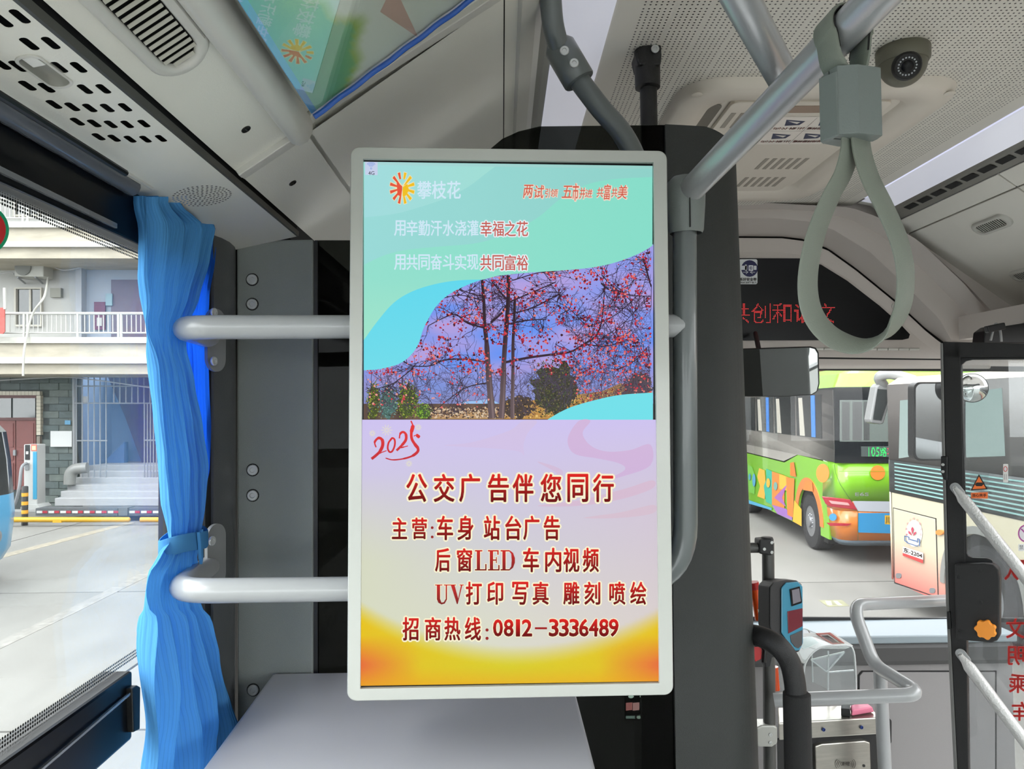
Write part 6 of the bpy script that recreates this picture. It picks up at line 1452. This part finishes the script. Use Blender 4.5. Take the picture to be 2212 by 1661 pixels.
obj('window_sheen', slab([(1814, 864), (1950, 864), (1950, 954), (1814, 954)], Plane(CW-sd*.010, -sd), .004), mat('inner_window', (120, 130, 126), .15), gb)
for x0, x1 in ((1819, 1835), (1842, 1862), (1866, 1878)): obj('window_frame_bar', slab(fr_rect(x0, 868, x1, 950), Plane(CW-sd*.014, -sd), .004), mat('inner_dark', (84, 88, 88), .4), gb)
rs2 = Canvas(Plane(CW-sd*.02, -sd), base=.002, step=1e-3); rs2.poly([(1860, 964), (1926, 964), (1926, 987), (1860, 986)], (70, 80, 78)); rs2.polys([circ(x, y, .75, n=6) for x, y in dots('105', 1876, 966, 1899, 986, 16, 12)+dots('路', 1900, 966, 1915, 986, 12, 12)], (30, 255, 110)); rs2.polys([circ(x, y, .75, n=6) for x, y in dots('攀', 1916, 966, 1930, 986, 10, 12)], (255, 60, 80)); rs2.build('route_display', vmat('route_led', True, strength=1.4), gb)
# ---- cream bus parked alongside
cb_ = thing('cream_bus', 'cream and pink bus parked on the right with round logo and grille stripes', 'bus')
XB = 4.25; CS = XP(XB); YFc = 8.3
M_cr = mat('bus_cream', (224, 214, 186), .4, coat=.2, noise=.04, nscale=2)
def cside(name, pts, m, z=0, th=.04, par=None, bev=0): return obj(name, B().prism([CS.pp(*p)+CS.n*z for p in pts], -CS.n*th), m, par or cb_, bev=bev)
zc0 = CS.pp(1935, 1258).z; zroof = .28
ARY = CS.pp(2118, 1200).y
fcor = [(XB+.10-.10*math.cos(a), YFc-.0+.0+.10*math.sin(a)-.0) for a in [math.pi/2*k/6 for k in range(7)]]
def cbody(name, z0, z1, m, inset=0, inset1=0):
    p = [(XB+inset, -3)]+[(x+inset, y-inset) for x, y in fcor]+[(XB+2.4, YFc+.1-inset), (XB+2.4, -3)]; q = [(x+(inset1-inset), y) if i < 8 else (x, y) for i, (x, y) in enumerate(p)]
    b = B(); b.grid([[Vector((x, y, z0)) for x, y in p+p[:1]], [Vector((x, y, z1)) for x, y in q+q[:1]]]); k = len(p); b.add([Vector((x, y, z1)) for x, y in q], [tuple(range(k))])
    return obj(name, b, m, cb_, smooth=40)
cbody('roof', .20, zroof, M_cr, 0, .12); cbody('body_core', -1.6, .19, M_dark, .06, .06)
zs1 = CS.pp(1935, 1065).z; zs2 = CS.pp(1935, 995).z
def cstrip(name, z0, z1, m, z=0): 
    p = [(XB-z, y, 0) for y in (-3,)]+[(x-z, y, 0) for x, y in fcor]+[(XB+2.4, YFc+.1+z, 0)]
    return obj(name, B().grid([[(x, y, z0) for x, y, _ in p], [(x, y, z1) for x, y, _ in p]]), m, cb_, smooth=40, solid=.01)
cstrip('black_belt', zs1, zs2, mat('belt_black', (44, 50, 52), .3)); cstrip('window_frame', zs2, .205, mat('frame_grey', (92, 88, 86), .4), -.003)
yg0, yg1 = CS.pp(1934, 1030).y, 5.2
for k in range(8):
    z = zs1+.045+(zs2-zs1-.075)*k/7; obj('grille_stripe', B().box((XB-.008, yg1, z-.007), (XB-.001, yg0, z+.007)), mat('stripe_teal', (150, 196, 192), .5), cb_)
# skirt with wheel arch
R_ = .56; wz = ZG+.46
yzs = [(YFc-.02, zc0), (ARY+R_, zc0)]+[(ARY+R_*math.cos(t), max(zc0, wz+R_*math.sin(t))) for t in [math.pi*k/20 for k in range(21)]]+[(ARY-R_, zc0), (-3, zc0), (-3, zs1), (YFc-.02, zs1)]
pm2 = bpy.data.materials.new('cream_pink_fade'); pm2.use_nodes = True; n = pm2.node_tree.nodes; l = pm2.node_tree.links; p = n['Principled BSDF']; tc = n.new('ShaderNodeTexCoord'); sp = n.new('ShaderNodeSeparateXYZ'); l.new(tc.outputs['Object'], sp.inputs[0])
mr = n.new('ShaderNodeMapRange'); mr.inputs[1].default_value = zc0; mr.inputs[2].default_value = zc0+.50; l.new(sp.outputs[2], mr.inputs[0]); mx = n.new('ShaderNodeMix'); mx.data_type = 'RGBA'; mx.inputs[6].default_value = lin((226, 120, 112)); mx.inputs[7].default_value = lin((224, 214, 186)); l.new(mr.outputs[0], mx.inputs[0]); l.new(mx.outputs[2], p.inputs['Base Color']); p.inputs['Roughness'].default_value = .4
obj('side_skirt', B().prism([Vector((XB, y, z)) for y, z in yzs], (.04, 0, 0)), pm2, cb_)
fcs = [(x, y) for x, y in fcor]+[(XB+2.4, YFc+.1)]
obj('front_skirt', B().grid([[(x, y, zc0+.02) for x, y in fcs], [(x, y, zs1) for x, y in fcs]]), pm2, cb_, smooth=40, solid=.01)
obj('wheel_arch_lining', B().prism([Vector((XB+.1, ARY+(R_+.02)*math.cos(t), wz+(R_+.02)*math.sin(t))) for t in [math.pi*k/20 for k in range(21)]]+[Vector((XB+.1, ARY-R_, zc0-.1)), Vector((XB+.1, ARY+R_, zc0-.1))], (.5, 0, 0)), M_dark, cb_)
tr = B(); tr.grid([[Vector((XB-.004, ARY+r*math.cos(t), wz+r*math.sin(t))) for t in [math.pi*k/24 for k in range(25)]] for r in (.56, .63)]); obj('arch_trim', tr, mat('arch_grey', (150, 150, 146), .4), cb_, solid=.012)
wheel((XB+.03, ARY, ZG+.46), (-1, 0, 0), .46, cb_)
for pts in ([(1945, 865), (1978, 862), (1978, 985), (1942, 990)],): cside('driver_window', pts, mat('pale_window', (150, 168, 164), .08, spec=1), .004, .01)
cside('driver_window', [(1984, 860), (2075, 852), (2080, 985), (1984, 990)], mat('pale_window', (0, 0, 0)), .004, .01)
cside('side_window', [(2084, 848), (2165, 838), (2172, 985), (2088, 988)], mat('pale_window', (0, 0, 0)), .004, .01)
cside('service_door', [(1931, 1098), (2021, 1121), (2026, 1290), (1934, 1258)], pm2, .006, .012, bev=.006)
cside('service_gap', [(1929.5, 1096), (2023, 1119.5), (2028, 1292), (1932, 1260)], M_dark, .002, .006)
for x, y in ((1943, 1243), (2016, 1275)): cside('door_catch', rrect(x-6, y-5, x+6, y+6, 4), M_hub, .012, .012)
cside('side_marker', circ(2033, 1150, 8, 6), mat('marker_orange', (246, 150, 60), .3, coat=.5), .02, .02)
cc_ = Canvas(Plane((XB-.008, 0, 0), (-1, 0, 0)), base=.002, step=8e-4)
cc_.poly(circ(1975, 1152, 18, 29), (232, 228, 222)); cc_.poly(circ(1974, 1148, 12, 20), (238, 236, 226))
for i, ch in enumerate('攀枝花公共交通公司'):
    a = math.radians(-200+i*27.5); cx_, cy_ = 1975+16.5*math.cos(a), 1146+26*math.sin(a); cc_.text(ch, cx_-2.2, cy_-2.6, cx_+2.2, cy_+2.6, (200, 110, 130))
cc_.poly([(1973, 1155), (1970, 1143), (1973, 1137), (1976, 1143)], (196, 60, 90)); cc_.poly([(1972, 1157), (1965, 1152), (1964, 1146), (1969, 1149)], (196, 60, 90)); cc_.poly([(1974, 1158), (1981, 1153), (1982, 1148), (1977, 1150)], (196, 60, 90))
cc_.strokes([([(1957, 1157), (1957, 1168), (1963, 1171)], 2), ([(1957, 1158), (1966, 1160), (1966, 1166)], 2), ([(1968, 1165), (1983, 1169)], 2), ([(1985, 1163), (1989, 1165), (1989, 1180)], 2), ([(1985, 1163), (1984, 1172)], 2), ([(1961, 1172), (1986, 1180)], 1.6)], (60, 100, 160))
cc_.poly([(1953, 1180), (1997, 1194), (1997, 1217), (1953, 1200)], (232, 230, 228)); cc_.poly([(1953, 1194), (1997, 1209), (1997, 1217), (1953, 1200)], (206, 60, 60))
cc_.text('东-2204', 1955, 1181.5, 1995, 1192, (120, 40, 40), off=.02, warp=lambda x, y: (x, y+(x-1953)*.33))
cc_.build('door_print', M_oprint, cb_)
cm2 = thing('bus_mirror', 'grey hanging wing mirror on arm at front corner of the cream bus', 'mirror')
YM = 8.55
obj('mirror_shell', slab([(1893, 836), (1900, 828), (1918, 830), (1926, 838), (1922, 870), (1910, 914), (1904, 917), (1882, 913), (1880, 906)], YP(YM), .16), mat('mirror_grey', (150, 152, 152), .4), cm2, bev=.02)
obj('mirror_face', slab([(1896, 840), (1920, 842), (1916, 870), (1904, 908), (1886, 906)], YP(YM-.008), .006), M_pane, cm2)
obj('mirror_arm', B().tube(spline([PY(1908, 832, YM+.05), PY(1900, 815, YM), PY(1925, 808, YM-.1), PY(1975, 822, YM-.2)], 6), .06, 10), mat('mirror_grey', (0, 0, 0)), cm2, smooth=60)
# ---- blue bus at the left edge
bb = thing('blue_bus', 'front corner of a blue bus at the left edge of the window', 'bus')
YB2 = 10.4; bbp = [(-60, 930), (0, 905), (8, 915), (14, 960), (17, 1030), (20, 1078), (22, 1110), (20, 1140), (12, 1172), (0, 1189), (-60, 1195)]
BX = PY(20, 1100, YB2-.5).x
def bfoot(z, dx): return [(BX+dx-.6, YB2), (BX+dx-.3, YB2-.06), (BX+dx-.08, YB2-.26), (BX+dx, YB2-.5), (BX+dx, YB2-2.1), (BX-.3, YB2-2.4), (BX-8, YB2-2.4), (BX-8, YB2)]
lv = [(-1.92, -.16), (-1.75, -.05), (-1.3, 0), (-1.05, -.02), (-.6, -.06), (-.25, -.12), (-.12, -.25)]
def bseg(name, a, b_, m):
    bb_ = B().grid([[Vector((x, y, z)) for x, y in bfoot(z, d)+bfoot(z, d)[:1]] for z, d in lv[a:b_+1]])
    if b_ == len(lv)-1: bb_.add([Vector((x, y, lv[-1][0])) for x, y in bfoot(0, lv[-1][1])], [tuple(range(8))])
    return obj(name, bb_, m, bb, smooth=40)
bseg('lower_body', 0, 3, mat('bus_blue', (60, 170, 224), .3, coat=.5)); bseg('windscreen', 3, 5, M_bglass); bseg('roof', 5, 6, mat('roof_grey', (120, 124, 124), .4))
hl = PY(14, 1142, YB2-.02); obj('head_lamp', B().lathe(Vector((BX-.02, YB2-.75, PY(10, 1140, YB2).z)), (1, -.1, 0), [(.10, 0), (.09, .03), (.05, .05), (0, .05)], 20), M_hub, bb, smooth=40)
wheel((BX-2.3, YB2-2.42, ZG+.45), (0, -1, 0), .45, bb)
# ================================================================ far brick buildings on the right
bk = thing('brick_building', 'reddish brick building with pale trim behind the parked buses', 'building')
bm_ = bpy.data.materials.new('brick_wall'); bm_.use_nodes = True; n = bm_.node_tree.nodes; l = bm_.node_tree.links; p = n['Principled BSDF']; tc = n.new('ShaderNodeTexCoord'); mp = n.new('ShaderNodeMapping'); mp.inputs['Rotation'].default_value = (math.pi/2, 0, 0)
l.new(tc.outputs['Object'], mp.inputs[0]); bt_ = n.new('ShaderNodeTexBrick'); bt_.inputs['Scale'].default_value = 3.2; bt_.inputs['Color1'].default_value = lin((134, 82, 70)); bt_.inputs['Color2'].default_value = lin((120, 72, 62)); bt_.inputs['Mortar'].default_value = lin((140, 126, 118)); l.new(mp.outputs[0], bt_.inputs[0]); l.new(bt_.outputs[0], p.inputs['Base Color']); p.inputs['Roughness'].default_value = .85
obj('wall', B().box((7.2, 20, ZG), (40, 26, 6)), bm_, bk); obj('cornice', B().box((7.1, 19.9, .95), (40, 20, 1.15)), M_lip, bk)
for i in range(7):
    x = 8.4+i*3.0; f = obj('window', B().ring_prism([(x, 19.95, -1.0), (x+1.5, 19.95, -1.0), (x+1.5, 19.95, .7), (x, 19.95, .7)], [(x+.08, 19.95, -.92), (x+1.42, 19.95, -.92), (x+1.42, 19.95, .62), (x+.08, 19.95, .62)], (0, .1, 0)), M_fr, bk)
    obj('pane', B().box((x+.08, 19.97, -.92), (x+1.42, 19.99, .62)), M_pane, f)
bk2 = thing('reflection_brick_wall', 'brown brick wall with pale pipes added for a reflection in the folding door', 'building')
obj('wall', B().box((9.2, 4, ZG), (10, 19.9, 6)), bm_, bk2)  # solid wall added in place of a reflection in the door glass
for y in (6, 9, 12): obj('pipe', B().tube([(9.1, y, ZG), (9.1, y, 5)], .07, 8), M_gry, bk2)

# indoor/outdoor light balance put into colour: outdoor tones darkened against the brighter sky
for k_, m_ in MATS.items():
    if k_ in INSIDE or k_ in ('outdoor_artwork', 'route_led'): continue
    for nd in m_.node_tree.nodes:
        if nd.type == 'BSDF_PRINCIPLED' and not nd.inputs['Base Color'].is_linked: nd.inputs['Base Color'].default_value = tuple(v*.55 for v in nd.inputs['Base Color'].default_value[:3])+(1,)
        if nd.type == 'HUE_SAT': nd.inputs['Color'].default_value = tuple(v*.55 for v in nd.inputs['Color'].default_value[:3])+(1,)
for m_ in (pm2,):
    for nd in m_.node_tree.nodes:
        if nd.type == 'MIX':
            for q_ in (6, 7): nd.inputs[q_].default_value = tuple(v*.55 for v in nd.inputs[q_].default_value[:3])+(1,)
# ================================================================ finish: Empties sit at the base of their thing
bpy.context.view_layer.update()
for r_ in [o for o in bpy.data.objects if o.type == 'EMPTY' and o.parent is None and o.children]:
    xs = []
    for ch in r_.children_recursive:
        if ch.type == 'MESH':
            for c in ch.bound_box: xs.append(ch.matrix_world @ Vector(c))
    if not xs: continue
    lo = Vector((min(v.x for v in xs), min(v.y for v in xs), min(v.z for v in xs))); hi = Vector((max(v.x for v in xs), max(v.y for v in xs), 0))
    at_base(r_, ((lo.x+hi.x)/2, (lo.y+hi.y)/2, lo.z))
